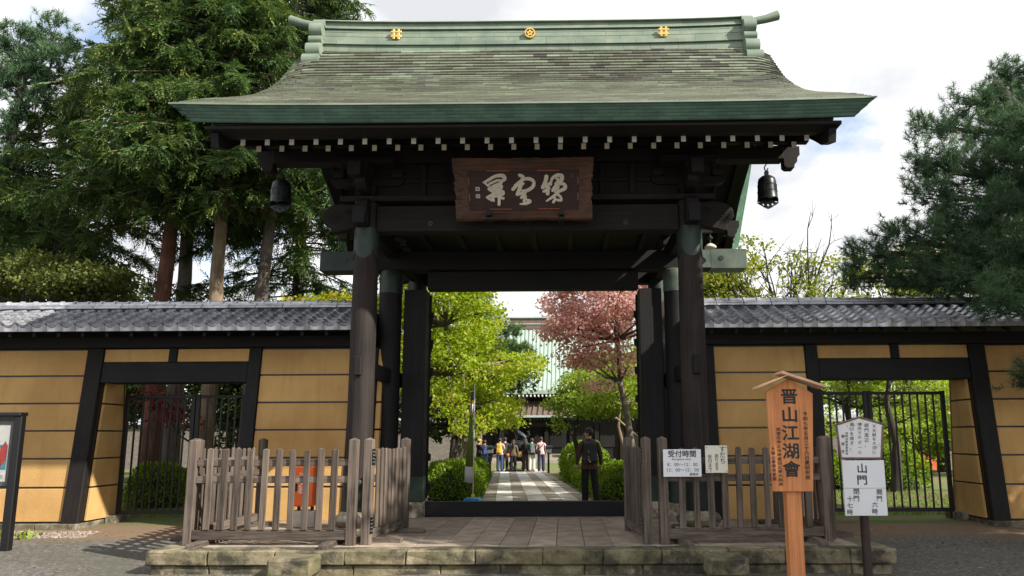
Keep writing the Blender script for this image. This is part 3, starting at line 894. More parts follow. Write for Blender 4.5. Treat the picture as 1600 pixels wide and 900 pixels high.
for sx in (-1, 1):
    a, b = sorted((sx * 3.42, sx * 4.11))
    MB().box(a, b, -.196, .211, 4.618, 5.002).build('copper_beam_end', CUDARK if sx < 0 else CUMID, kb, bevel=0.008)  # right end in the copper with sunlight in its colour, left end dark
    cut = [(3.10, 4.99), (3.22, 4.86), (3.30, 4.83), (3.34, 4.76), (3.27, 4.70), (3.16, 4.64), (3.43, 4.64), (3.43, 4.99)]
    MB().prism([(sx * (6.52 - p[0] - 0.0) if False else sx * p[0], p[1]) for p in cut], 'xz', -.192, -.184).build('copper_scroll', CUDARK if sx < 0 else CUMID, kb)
    MB().lathe([(0.001, 0), (0.05, 0), (0.05, .006), (0.001, .006)], 0, 0, 14).xf(Matrix.Translation((sx * 3.62, -.198, 4.82)) @ Matrix.Rotation(math.pi / 2, 4, 'X')).build('stud', CUDARK, kb)
MB().box(-2.03, 2.03, -.12, .14, 4.25, 4.605).build('door_head', DK['x'], gate, bevel=0.008)
for sy in (-1, 1):
    fb = MB().box(-2.5, 2.5, sy * 2.14 - .13, sy * 2.14 + .13, 4.80, 5.24).build('front_beam' if sy < 0 else 'rear_beam', BR['x'], gate, bevel=0.012)
    MB().box(-3.1, 3.1, sy * 2.14 - .2, sy * 2.14 + .2, 5.305, 5.40).build('wall_plate', BR['x'], gate, bevel=0.01)
    if sy < 0:
        for xx in (-1.6, -0.52, 0.02, 0.55, 1.62):
            st = MB()
            for k in range(6):
                a = k * math.pi / 3
                st.obox((xx + .03 * math.cos(a), -2.277, 4.93 + .03 * math.sin(a)), (.03, .012, .022), Matrix.Rotation(-a, 3, 'Y'))
            st.build('nail_cover', CUDARK, fb)
    yy = sy * 2.14
    MB().box(-2.9, 2.9, yy - .03, yy + .03, 5.405, 5.99).build('frieze_board', DK['x'], gate)
    fy = lambda d: yy + sy * d
    def bx(x0, x1, d0, d1, z0, z1, nm, mt=None, bev=0.008):
        a, b = sorted((fy(d0), fy(d1)))
        return MB().box(x0, x1, a, b, z0, z1).build(nm, mt or BR['x'], gate, bevel=bev)
    def bearing(x0, d, z0, s=0.2, h=0.17, nm='bearing_block'):
        c = MB(); a = s / 2; b = s / 2 * 0.66
        yc = fy(d)
        c.hexa([(x0 - b, yc - b, z0), (x0 + b, yc - b, z0), (x0 + b, yc + b, z0), (x0 - b, yc + b, z0), (x0 - a, yc - a, z0 + h * .45), (x0 + a, yc - a, z0 + h * .45), (x0 + a, yc + a, z0 + h * .45), (x0 - a, yc + a, z0 + h * .45)])
        c.box(x0 - a, x0 + a, yc - a, yc + a, z0 + h * .45 + .0005, z0 + h)
        return c.build(nm, BR['x'], gate, bevel=0.006)
    for sx in (-1, 1):
        X = sx * 2.68
        bearing(X, 0, 5.405, 0.34, 0.19)
        arm = [(-.62, 5.70), (-.60, 5.64), (-.5, 5.60), (.5, 5.60), (.60, 5.64), (.62, 5.70), (.62, 5.735), (-.62, 5.735)]
        MB().prism([(X + a, b) for a, b in arm], 'xz', yy - .075, yy + .075).build('bracket_arm', BR['x'], gate, bevel=0.006)
        MB().prism([(yy + sy * a, b) for a, b in [(-.5, 5.61), (.35, 5.60), (.46, 5.64), (.5, 5.71), (.5, 5.745), (-.5, 5.745)]], 'yz', X - .075, X + .075).build('bracket_arm', BR['y'], gate, bevel=0.006)
        for dx in (-.5, 0, .5): bearing(X + dx, 0.0 if dx else 0.02, 5.75, 0.2, 0.14)
        bearing(X, 0.40, 5.75, 0.2, 0.14)
        MB().prism([(X + a, b) for a, b in [(-.5, 5.96), (-.48, 5.915), (-.4, 5.892), (.4, 5.892), (.48, 5.915), (.5, 5.96), (.5, 5.985), (-.5, 5.985)]], 'xz', fy(.06), fy(.40)).build('bracket_arm', BR['x'], gate, bevel=0.006)
        MB().prism([(yy + sy * a, b) for a, b in [(.1, 5.42), (.42, 5.44), (.56, 5.50), (.60, 5.58), (.1, 5.58)]], 'yz', X - .09, X + .09).build('carved_nosing', BR['y'], gate, bevel=0.01)
    for xx in (-1.75, -1.25, 1.25, 1.75): bx(xx - .05, xx + .05, .035, .09, 5.41, 5.985, 'frieze_strut')
    bx(-2.05, 2.05, .034, .075, 5.66, 5.72, 'frieze_rail')
    for xx in (0.0,):
        MB().prism([(xx + a, b) for a, b in [(-.55, 5.41), (-.45, 5.48), (-.30, 5.62), (-.12, 5.76), (.12, 5.76), (.30, 5.62), (.45, 5.48), (.55, 5.41)]], 'xz', fy(.04), fy(.15)).build('frog_leg_strut', BR['x'], gate, bevel=0.008)
        bearing(xx, .1, 5.77, 0.22, 0.17)
# boarded ceiling over the passage, seen dark from below
MB().box(-2.55, 2.55, -1.95, 1.95, 5.44, 5.47).build('ceiling_board', DK['y'], gate)
for i in range(7):
    xx = -2.2 + i * 4.4 / 6
    MB().box(xx - .05, xx + .05, -1.93, 1.93, 5.34, 5.438).build('ceiling_joist', DK['y'], gate)
# round carved lamp-like rosette over the lintel
c = MB()
for k in range(7):
    a = math.pi * (0.08 + 0.84 * k / 6)
    c.obox((0.02 + .075 * math.cos(a), -1.86, 5.19 + .05 * math.sin(a)), (.07, .012, .012), Matrix.Rotation(-a * 0.8, 3, 'Y'))
# ------------------------------------------------------------------ name plaque
pq = thing('name_plaque', 'carved brown name plaque with three pale cursive characters under the gate eaves', 'plaque', (-0.04, -2.42, 4.87))
TL, TR, BL_, BR_ = (-1.19, 5.84), (1.08, 5.84), (-1.13, 4.88), (1.06, 4.88)
def plq(a, b, d=0.0):
    """plaque coordinates: a 0..1 left to right, b 0..1 bottom to top, d forward"""
    x = (BL_[0] * (1 - b) + TL[0] * b) * (1 - a) + (BR_[0] * (1 - b) + TR[0] * b) * a
    z = 4.88 + 0.94 * b; y = -2.44 - 0.24 * b
    return Vector((x, y, z)) + Vector((0, -0.97, 0.24)) * d
def pbox(a0, a1, b0, b1, d0, d1, nm, mt, par=pq, bev=0):
    return MB().hexa([plq(a0, b0, d1), plq(a1, b0, d1), plq(a1, b0, d0), plq(a0, b0, d0), plq(a0, b1, d1), plq(a1, b1, d1), plq(a1, b1, d0), plq(a0, b1, d0)]).build(nm, mt, par, bevel=bev)
pbox(.07, .93, .15, .87, 0, .03, 'board', PLB)
# sloping frame, scalloped outer edge
def frame_side(p0, p1, q0, q1, n=30, nx=1):
    """outer edge p0-p1, inner edge q0-q1 (plaque coords)"""
    m = MB()
    for i in range(n):
        t0, t1 = i / n, (i + 1) / n
        def sc(t):
            k = t * n / 3.0
            if t < 0.14 or t > 0.86: return 0.0
            return -0.008 * abs(math.sin(math.pi * k)) if int(k) % 3 else -0.014
        def P(p, q, t, s, d): 
            a = Vector(p[0]).lerp(Vector(p[1]), t); b = Vector(q[0]).lerp(Vector(q[1]), t)
            a = a + (a - b).normalized() * (s)
            return plq(a.x, a.y, d)
        def Q(t, d):
            b = Vector(q0).lerp(Vector(q1), t); return plq(b.x, b.y, d)
        O0, O1 = P((p0, p1), (q0, q1), t0, sc(t0), .13), P((p0, p1), (q0, q1), t1, sc(t1), .13)
        B0, B1 = P((p0, p1), (q0, q1), t0, sc(t0), .06), P((p0, p1), (q0, q1), t1, sc(t1), .06)
        m.hexa([B0, B1, Q(t1, .0), Q(t0, .0), O0, O1, Q(t1, .045), Q(t0, .045)])
    return m
ic = ((.10, .18), (.90, .18), (.90, .84), (.10, .84)); oc = ((0, 0), (1, 0), (1, 1), (0, 1))
for i in range(4):
    frame_side(oc[i], oc[(i + 1) % 4], ic[i], ic[(i + 1) % 4]).build('frame', PLQ, pq)
RED = plain('cinnabar_wood', (0.30, 0.085, 0.04), 0.5, 0, 0.2)
for (a0, a1, b0, b1) in [(.24, .32, .825, .838), (.325, .40, .825, .838), (.60, .68, .825, .838), (.685, .76, .825, .838), (.25, .33, .195, .208), (.335, .41, .195, .208), (.60, .68, .195, .208), (.685, .76, .195, .208)]:
    pbox(a0, a1, b0, b1, .046, .056, 'inlay_strip', RED)
for (b0, b1) in [(.60, .72), (.34, .46)]:
    for a0 in (.104, .89):
        pbox(a0, a0 + .006, b0, b1, .046, .056, 'inlay_strip', RED)
PALE = plain('pale_pigment', (0.62, 0.56, 0.45), 0.7, 0, 0.1, 10)
def catmull(pts, n=7):
    P = [Vector(p) for p in pts]; P = [P[0]] + P + [P[-1]]
    o = []
    for i in range(1, len(P) - 2):
        for k in range(n):
            t = k / n
            a, b, c, d = P[i - 1], P[i], P[i + 1], P[i + 2]
            o.append(0.5 * ((2 * b) + (c - a) * t + (2 * a - 5 * b + 4 * c - d) * t * t + (3 * b - a - 3 * c + d) * t ** 3))
    o.append(P[-2]); return o
def brush(strokes, zoff):
    m = MB()
    # pixel frame of the enlarged plaque: x 120..1445, y 95..660
    for si, (pts, w_) in enumerate(strokes):
        c = catmull([(p[0], p[1], p[2] if len(p) > 2 else w_) for p in pts])
        for i in range(len(c)):
            d = (c[min(i + 1, len(c) - 1)] - c[max(i - 1, 0)]); d = Vector((d.x, d.y)).normalized()
        prev = None
        for i in range(len(c)):
            d = (c[min(i + 1, len(c) - 1)] - c[max(i - 1, 0)]); d = Vector((d.x, d.y)); d = d.normalized() if d.length else Vector((1, 0))
            n_ = Vector((-d.y, d.x)) * c[i].z * 0.5
            pair = [Vector((c[i].x, c[i].y)) + n_, Vector((c[i].x, c[i].y)) - n_]
            if prev:
                q = [prev[0], prev[1], pair[1], pair[0]]
                dd = 0.036 + 0.0015 * si + zoff
                W = [plq((p.x - 120) / 1325, 1 - (p.y - 95) / 565, dd) for p in q]
                W0 = [plq((p.x - 120) / 1325, 1 - (p.y - 95) / 565, 0.02) for p in q]
                m.hexa(W0 + W)
            prev = pair
        for e in (c[0], c[-1]):     # rounded ends
            ring = [(e.x + e.z * .5 * math.cos(a), e.y + e.z * .5 * math.sin(a)) for a in [2 * math.pi * k / 10 for k in range(10)]]
            dd = 0.0367 + 0.0015 * si + zoff
            o_ = len(m.v)
            m.v += [tuple(plq((p[0] - 120) / 1325, 1 - (p[1] - 95) / 565, dd)) for p in ring]
            m.f.append(tuple(range(o_, o_ + 10)))
    return m
CH = {
 'heki': [([(1003, 240), (992, 290), (968, 340)], 38), ([(962, 345), (1005, 322), (1040, 300)], 26), ([(1016, 320), (1012, 400)], 36), ([(975, 380), (1030, 350)], 24),
          ([(1045, 320, 20), (1055, 265, 26), (1100, 232, 30), (1150, 238, 36), (1140, 285, 36), (1090, 330, 30), (1060, 372, 28)], 30), ([(1095, 262), (1120, 270), (1085, 310)], 18),
          ([(1110, 310, 24), (1165, 312, 30), (1182, 345, 34), (1140, 372, 30), (1085, 380, 26), (1120, 340, 20)], 28), ([(1120, 385, 22), (1070, 425, 26), (1000, 470, 14)], 24), ([(1066, 428), (1085, 450), (1066, 482)], 24), ([(1095, 405), (1130, 425), (1146, 462), (1105, 462)], 22)],
 'un': [([(750, 226), (782, 244), (762, 280), (715, 320), (680, 356)], 32), ([(700, 318, 16), (760, 276, 20), (830, 258, 30), (880, 285, 30), (870, 335, 32), (815, 368, 30), (770, 372, 22)], 28), ([(765, 290), (748, 345), (722, 402)], 36), ([(740, 330), (785, 305)], 20), ([(722, 410, 18), (765, 395, 24), (800, 388, 22), (762, 432, 26)], 22), ([(757, 438), (800, 422), (782, 470)], 24), ([(742, 496, 10), (800, 490, 26), (845, 470, 26), (800, 452, 16)], 22)],
 'kan': [([(400, 292, 14), (450, 268, 26), (520, 232, 28), (590, 230, 36), (605, 262, 32), (560, 282, 22)], 26), ([(418, 296), (445, 320), (462, 300)], 20), ([(470, 300, 20), (540, 272, 22), (575, 292, 24), (500, 325, 26), (450, 352, 28)], 24), ([(455, 362), (520, 338), (572, 322), (560, 352), (470, 372)], 22), ([(430, 432, 26), (500, 398, 24), (575, 378, 32), (582, 402, 24), (500, 424, 20)], 24), ([(500, 372), (482, 420), (490, 462)], 26), ([(545, 365), (545, 430), (540, 500)], 27), ([(440, 440), (478, 460)], 22), ([(548, 430), (588, 444)], 22)],
}
for k, st in CH.items():
    brush(st, 0.0).build('carved_character', PALE, pq)
for b0 in (.548, .43):
    s_ = pbox(.152, .182, b0 - .03, b0 + .03, .031, .037, 'seal', PALE)
    for q in range(3): pbox(.156 + .008 * q, .160 + .008 * q, b0 - .02, b0 + .02 - .01 * (q % 2), .0372, .0385, 'seal_mark', PLB)
pbox(.84, .862, .73, .79, .031, .034, 'seal', plain('faded_red', (0.12, 0.012, 0.012), 0.6))
for a0 in (.226, .754):
    pbox(a0, a0 + .036, .05, .14, .09, .16, 'hanging_clasp', IRON, bev=0.006)
    pbox(a0 - .01, a0 + .046, -.02, .048, .03, .12, 'bracket_block', BR['x'], bev=0.01)

# ------------------------------------------------------------------ wind bells
def pierced(outline, holes, x0, y0, z0, th=0.012):
    bm = bmesh.new(); es = []
    for lp in [outline] + holes:
        vs = [bm.verts.new((p[0], 0, p[1])) for p in lp]
        es += [bm.edges.new((vs[i], vs[(i + 1) % len(vs)])) for i in range(len(vs))]
    bmesh.ops.triangle_fill(bm, edges=es, use_beauty=True)
    r_ = bmesh.ops.extrude_face_region(bm, geom=bm.faces[:])
    for v in r_['geom']:
        if isinstance(v, bmesh.types.BMVert): v.co.y += th
    bm.verts.index_update()
    m = MB(); m.v = [(v.co.x + x0, v.co.y + y0 - th / 2, v.co.z + z0) for v in bm.verts]; m.f = [tuple(v.index for v in q.verts) for q in bm.faces]
    bm.free(); return m
def bell(xb, label):
    yb = -2.16
    z0 = 5.99
    t = thing('wind_bell', label, 'bell', (xb, yb, 5.06))
    MB().tube([(xb, yb, z0), (xb, yb, z0 - .05), (xb - .03, yb, z0 - .09), (xb - .025, yb, z0 - .14), (xb + .015, yb, z0 - .15), (xb + .028, yb, z0 - .11)], 0.011, 7).build('hook', IRON, t)
    MB().box(xb - .03, xb + .03, yb - .03, yb + .03, z0 - .25, z0 - .165).build('crown_loop', BRONZE, t)
    zt = z0 - .245
    m = MB(); seg = 40; vs = []; fs = []
    prof = [(0.03, 0), (0.09, -.012), (0.135, -.05), (0.15, -.10), (0.153, -.16), (0.160, -.165), (0.160, -.18), (0.155, -.185), (0.158, -.27), (0.165, -.275), (0.165, -.29), (0.160, -.295), (0.166, -.40)]
    for i in range(seg):
        a = 2 * math.pi * i / seg
        sc = 0.05 * abs(math.sin(a * 2)) ** 0.6
        for j, (rr, dz) in enumerate(prof): vs.append((xb + rr * math.cos(a), yb + rr * math.sin(a), zt + dz))
        vs.append((xb + .172 * math.cos(a), yb + .172 * math.sin(a), zt - .46 + sc))
    n_ = len(prof) + 1
    for i in range(seg):
        j = (i + 1) % seg
        fs += [(i * n_ + k, j * n_ + k, j * n_ + k + 1, i * n_ + k + 1) for k in range(n_ - 1)]
    m.add(vs, fs)
    b = m.build('bell_body', BRONZE, t, smooth=True)
    sm = b.modifiers.new('thick', 'SOLIDIFY'); sm.thickness = 0.012
    for k in range(4):
        a = math.pi / 4 + k * math.pi / 2
        MB().obox((xb + .155 * math.cos(a), yb + .155 * math.sin(a), zt - .23), (.012, .07, .075), Matrix.Rotation(a, 3, 'Z')).build('bell_panel', IRON, b)
    # clapper wind plate with trefoil outline
    zc_ = zt - .50
    outl = [(-.185, .035), (-.14, .0), (-.10, -.02), (-.06, -.05), (0, -.075), (.06, -.05), (.10, -.02), (.14, 0), (.185, .035), (.12, .045), (.07, .085), (.02, .095), (-.02, .095), (-.07, .085), (-.12, .045)]
    holes = [[(dx + .017 * math.cos(q), .006 - .012 * (dx == 0) + .017 * math.sin(q)) for q in [2 * math.pi * i / 10 for i in range(10)]] for dx in (-.075, 0, .075)]
    pierced(outl, holes, xb, yb, zc_).build('clapper_plate', BRONZE, t)
    MB().tube([(xb, yb, zt - .02), (xb, yb, zc_ + .08)], 0.008, 6).build('clapper_rod', IRON, t)
    return t
bell(at_y(1198, 280, -2.16).x, 'dark bronze wind bell hanging against open sky from the purlin')
bell(at_y(440, 285, -2.16).x, 'dark bronze wind bell hanging in front of the conifer foliage')
# small pendant lamps under the eaves
def lamp(x, y, z, label):
    t = thing('pendant_lamp', label, 'lamp', (x, y, z))
    MB().lathe([(0.10, 0), (0.11, .02), (0.09, .05), (0.045, .08), (0.02, .09)], 0, 0, 18).xf(Matrix.Translation((x, y, z))).build('lamp_shade', PALE, t, smooth=True)
    MB().tube([(x, y, z + .09), (x, y, z + .30)], 0.014, 7).build('stem', CUDARK, t)
    MB().lathe([(0.04, 0), (0.05, .02), (0.03, .05)], 0, 0, 12).xf(Matrix.Translation((x, y, z + .17))).build('stem_collar', CUDARK, t, smooth=True)
p = at_y(1110, 388, -1.1)
lamp(p.x, p.y, p.z, 'small pale pendant lamp above the copper-capped lintel end')
MB().box(p.x - .3, p.x + .04, p.y - .05, p.y + .05, p.z + .28, p.z + .36).build('lamp_arm', DK['x'], gate)
c.build('rosette', PALE, gate)

# ------------------------------------------------------------------ plastered walls with tiled roofs
def yf(z): return -0.35 - 0.30 * (3.1 - z) / 3.1        # battered front face
ROWZ = [3.1, 2.6, 2.09, 1.59, 1.09, 0.58, -0.02]
TW = 0.262
SL = math.atan2(0.40, 0.90)
def tile_mesh(name, apron):
    m = MB(); n = 10; Lt = 0.25
    def zf(u):
        if u < 0.70: return 0.042 * (1 - math.sin(math.pi * min(1, u / 0.70))) 
        return 0.042 + 0.040 * math.sin(math.pi * (u - 0.70) / 0.30)
    vs = []
    for yy, ex in ((0.0, 0.040), (Lt, 0.0)):
        for k in range(n + 1):
            u = k / n; vs.append((u * (TW + .012), yy, zf(u) + ex + .004))
    for k in range(n + 1):
        u = k / n; vs.append((u * (TW + .012), 0.0, zf(u) - .002))
    fs = [(k, k + 1, n + 2 + k, n + 1 + k) for k in range(n)] + [(2 * n + 2 + k, 2 * n + 3 + k, k + 1, k) for k in range(n)]
    fs.append((0, n + 1, 2 * n + 2))
    m.add(vs, fs)
    if apron:
        a = []; c_, s_ = math.cos(SL), math.sin(SL)
        for k in range(n + 1):
            u = k / n; z = zf(u) - .009
            a.append((u * (TW - .006) + .003, -.004, z))
        dz = -.07
        for k in range(n + 1):
            u = k / n; a.append((u * (TW - .006) + .003, -.004 + dz * s_ * .0 - .0 + (dz * s_), dz * c_))
        m.add(a, [(k, k + 1, n + 2 + k, n + 1 + k) for k in range(n)])
    me = m.mesh(name, TILE, smooth=True)
    return me
ME_TILE = tile_mesh('roof_tile', False); ME_EAVE = tile_mesh('eave_tile', True)
def cap_mesh():
    m = MB(); n = 10; R_ = 0.075
    prof = [(0, 0.0), (0.0, 0.020), (0.04, 0.020), (0.045, 0.0), (TW + .01, 0.0)]
    vs = []; fs = []
    for x_, dr in prof[1:]:
        for k in range(n + 1):
            a = math.pi * k / n; vs.append((x_, (R_ + dr) * math.cos(a), (R_ + dr) * math.sin(a) * 0.95))
    q = n + 1
    for j in range(len(prof) - 2):
        fs += [(j * q + k, j * q + k + 1, (j + 1) * q + k + 1, (j + 1) * q + k) for k in range(n)]
    fs.append(tuple(range(q)))
    return m.add(vs, fs).mesh('cap_tile', TILE, smooth=True)
ME_CAP = cap_mesh()
def wall(sgn, label):
    W = thing('plastered_wall', label, 'wall', (sgn * 6.7, 0, -0.12))
    X = lambda a, b: tuple(sorted((sgn * a, sgn * b)))
    def slab(a, b, z0, z1, d, nm, mt, par=W, bev=0, thick=0.12):
        x0, x1 = X(a, b)
        return MB().hexa([(x0, yf(z0) - d, z0), (x1, yf(z0) - d, z0), (x1, yf(z0) - d + thick, z0), (x0, yf(z0) - d + thick, z0), (x0, yf(z1) - d, z1), (x1, yf(z1) - d, z1), (x1, yf(z1) - d + thick, z1), (x0, yf(z1) - d + thick, z1)]).build(nm, mt, par, bevel=bev)
    o = 0.0 if sgn < 0 else 0.05
    spans = [(2.95, 5.28), (8.025 + o, 12.5)]
    # dark core (gives the recessed joints) and rear face
    for a, b in spans:
        x0, x1 = X(a, b)
        core = MB().hexa([(x0, yf(-.02) + .03, -.02), (x1, yf(-.02) + .03, -.02), (x1, -yf(-.02) - .03, -.02), (x0, -yf(-.02) - .03, -.02), (x0, yf(3.3) + .03, 3.3), (x1, yf(3.3) + .03, 3.3), (x1, -yf(3.3) - .03, 3.3), (x0, -yf(3.3) - .03, 3.3)]).build('wall_core', BLK, W)
        MB().hexa([(x0, -yf(-.02) - .06, 0), (x1, -yf(-.02) - .06, 0), (x1, -yf(-.02), 0), (x0, -yf(-.02), 0), (x0, -yf(3.1) - .06, 3.1), (x1, -yf(3.1) - .06, 3.1), (x1, -yf(3.1), 3.1), (x0, -yf(3.1), 3.1)]).build('rear_plaster', PLASTER, W)
    for (a, b) in ((3.375, 5.05), (8.335 + o, 12.5)):
        for z1, z0 in zip(ROWZ, ROWZ[1:]):
            slab(a, b, z0 + .015, z1 - .015, 0.0, 'plaster_panel', PLASTER, bev=0.008)
    for z1, z0 in zip(ROWZ, ROWZ[1:]):
        slab(2.78, 2.872, z0 + .015, z1 - .015, -0.02, 'plaster_panel', PLASTER, bev=0.006)
    slab(3.10, 3.37, -.05, 3.12, .035, 'wall_post', DK['z'], bev=0.01)
    slab(2.875, 3.098, -.05, 3.12, .01, 'wall_post', DK['z'], bev=0.01)
    slab(5.055, 5.285, -.05, 3.12, .04, 'wall_post', DK['z'], bev=0.01)
    slab(8.02 + o, 8.325 + o, -.05, 3.12, .045, 'wall_post', BR['z'] if sgn < 0 else DK['z'], bev=0.012)
    # header over the side gate, transom panels above it
    slab(5.29, 8.015 + o, 2.47, 2.85, .02, 'header_beam', DK['x'], bev=0.01, thick=0.5)
    mid = 6.72
    slab(mid - .075, mid + .075, 2.852, 3.12, .03, 'short_strut', DK['z'], bev=0.008)
    slab(5.29, mid - .08, 2.86, 3.1, 0.0, 'plaster_panel', PLASTER, bev=0.008)
    slab(mid + .08, 8.015 + o, 2.86, 3.1, 0.0, 'plaster_panel', PLASTER, bev=0.008)
    x0, x1 = X(2.95, 12.5)
    MB().box(x0, x1, -.44, .44, 3.125, 3.335).build('wall_plate', DK['x'], W, bevel=0.01)
    # reveals of the opening
    for xr, dr in ((8.02 + o, -1), (5.285, 1)):
        for z1, z0 in zip(ROWZ[1:], ROWZ[2:]):
            xa, xb = X(xr, xr + dr * 0.045)
            y0_, y1_ = yf(z0) + .14, yf(z1) + .14
            MB().hexa([(xa, y0_, z0 + .015), (xb, y0_, z0 + .015), (xb, -y0_, z0 + .015), (xa, -y0_, z0 + .015), (xa, y1_, z1 - .015), (xb, y1_, z1 - .015), (xb, -y1_, z1 - .015), (xa, -y1_, z1 - .015)]).build('reveal_panel', PLASTER, W, bevel=0.005)
    # base stones
    r = random.Random(5 + sgn)
    for a, b in ((3.1, 5.30), (8.0 + o, 12.4)):
        q = a
        while q < b - .05:
            q1 = min(b, q + r.uniform(0.7, 1.0))
            if b - q1 < .3: q1 = b
            xa, xb = X(q + .004, q1 - .004)
            rough_block(xa, xb, -.74, .74, -.26, -.035, .006).build('base_stone', BASE, W, bevel=0.012)
            q = q1
    xa, xb = X(7.80 + o, 7.995 + o)
    rough_block(xa, xb, .05, .55, -.26, 0.03, .006).build('gate_stone', PLINTH if sgn < 0 else BASE, W, bevel=0.015)
    # eaves
    MB().prism([(-1.0, 3.335), (-.1, 3.73), (-.1, 3.79), (-1.03, 3.375)], 'yz', x0, x1).build('roof_board', DK['x'], W)
    MB().prism([(1.0, 3.335), (.1, 3.73), (.1, 3.79), (1.03, 3.375)], 'yz', x0, x1).build('roof_board', DK['x'], W)
    q = 3.2
    while q < 12.4:
        xa, xb = X(q, q + .055)
        MB().prism([(-.97, 3.26), (-.3, 3.57), (-.3, 3.64), (-.97, 3.335)], 'yz', xa, xb).build('eave_rafter', DK['y'], W)
        q += .44
    # tiles: five courses in front, the hidden rear slope as one
    ncol = 29
    xs0 = -12.584 if sgn < 0 else 2.98
    n0 = 36
    for j in range(5):
        for i in range(n0):
            px = xs0 + i * TW + (0 if j % 2 == 0 else 0)
            if sgn < 0 and px > -3.28: continue
            py = -1.07 + j * 0.170; pz = 3.415 + j * 0.170 * math.tan(SL)
            link_mesh('eave_tile' if j == 0 else 'roof_tile', ME_EAVE if j == 0 else ME_TILE, W, (px, py, pz), (SL, 0, 0))
    xa, xb = (-12.584, -3.05) if sgn < 0 else (2.98, 12.45)
    MB().prism([(1.07, 3.42), (.15, 3.82), (.15, 3.86), (1.07, 3.46)], 'yz', xa, xb).build('rear_tiles', TILE, W)
    q = xa
    while q < xb - .02:
        q1 = min(q + .52, xb)
        MB().box(q + .002, q1 - .002, -.20, .20, 3.905, 3.952).build('ridge_course_tile', TILE, W, bevel=0.008)
        MB().box(q + .002, q1 - .002, -.16, .16, 3.957, 4.0).build('ridge_course_tile', TILE, W, bevel=0.008)
        q = q1
    q = xa + .01
    while q < xb - .2:
        link_mesh('cap_tile', ME_CAP, W, (q, 0, 4.0)); q += TW
    MB().box(xa, xb, -.15, .15, 3.74, 3.904).build('ridge_bedding', BLK, W)
    return W
wall(-1, 'ochre plastered wall with grey tiled roof standing among the tall conifer trunks')
wall(1, 'ochre plastered wall with grey tiled roof overhung by the pine')

# ------------------------------------------------------------------ iron gates
def iron_gate(sgn, label, group=None):
    x0, x1 = (-7.93, -5.30) if sgn < 0 else (5.36, 7.90)
    y = 0.30
    t = thing('iron_gate', label, 'gate', ((x0 + x1) / 2, y, zs(0)))
    z0, z1 = 0.03, 2.29
    md = -6.55 if sgn < 0 else 6.42
    for a, b in ((x0, md - .01), (md + .01, x1)):
        for xx in (a, b - .07): MB().box(xx, xx + .07, y - .035, y + .035, z0 - (.12 if (xx == x0 or abs(xx - x1 + .07) < 1e-6) else 0), z1 + .0).build('stile', IRON, t, bevel=0.004)
        MB().box(a + .071, b - .071, y - .028, y + .028, z1 - .075, z1 - .015).build('top_rail', IRON, t, bevel=0.004)
        MB().box(a + .071, b - .071, y - .028, y + .028, z0, z0 + .07).build('bottom_rail', IRON, t, bevel=0.004)
        n = int((b - a - .14) / .148)
        for i in range(1, n + 1):
            xx = a + .07 + (b - a - .14) * i / (n + 1)
            MB().box(xx - .014, xx + .014, y - .014, y + .014, z0 + .071, z1 - .076).build('bar', IRON, t)
    xx = md
    MB().box(xx - .02, xx + .02, y - .06, y - .037, 0.95, 1.15).build('latch', IRON, t)
    return t
iron_gate(-1, 'black iron bar gate standing in front of bare conifer trunks')
iron_gate(1, 'black iron bar gate in front of a mossy lawn')

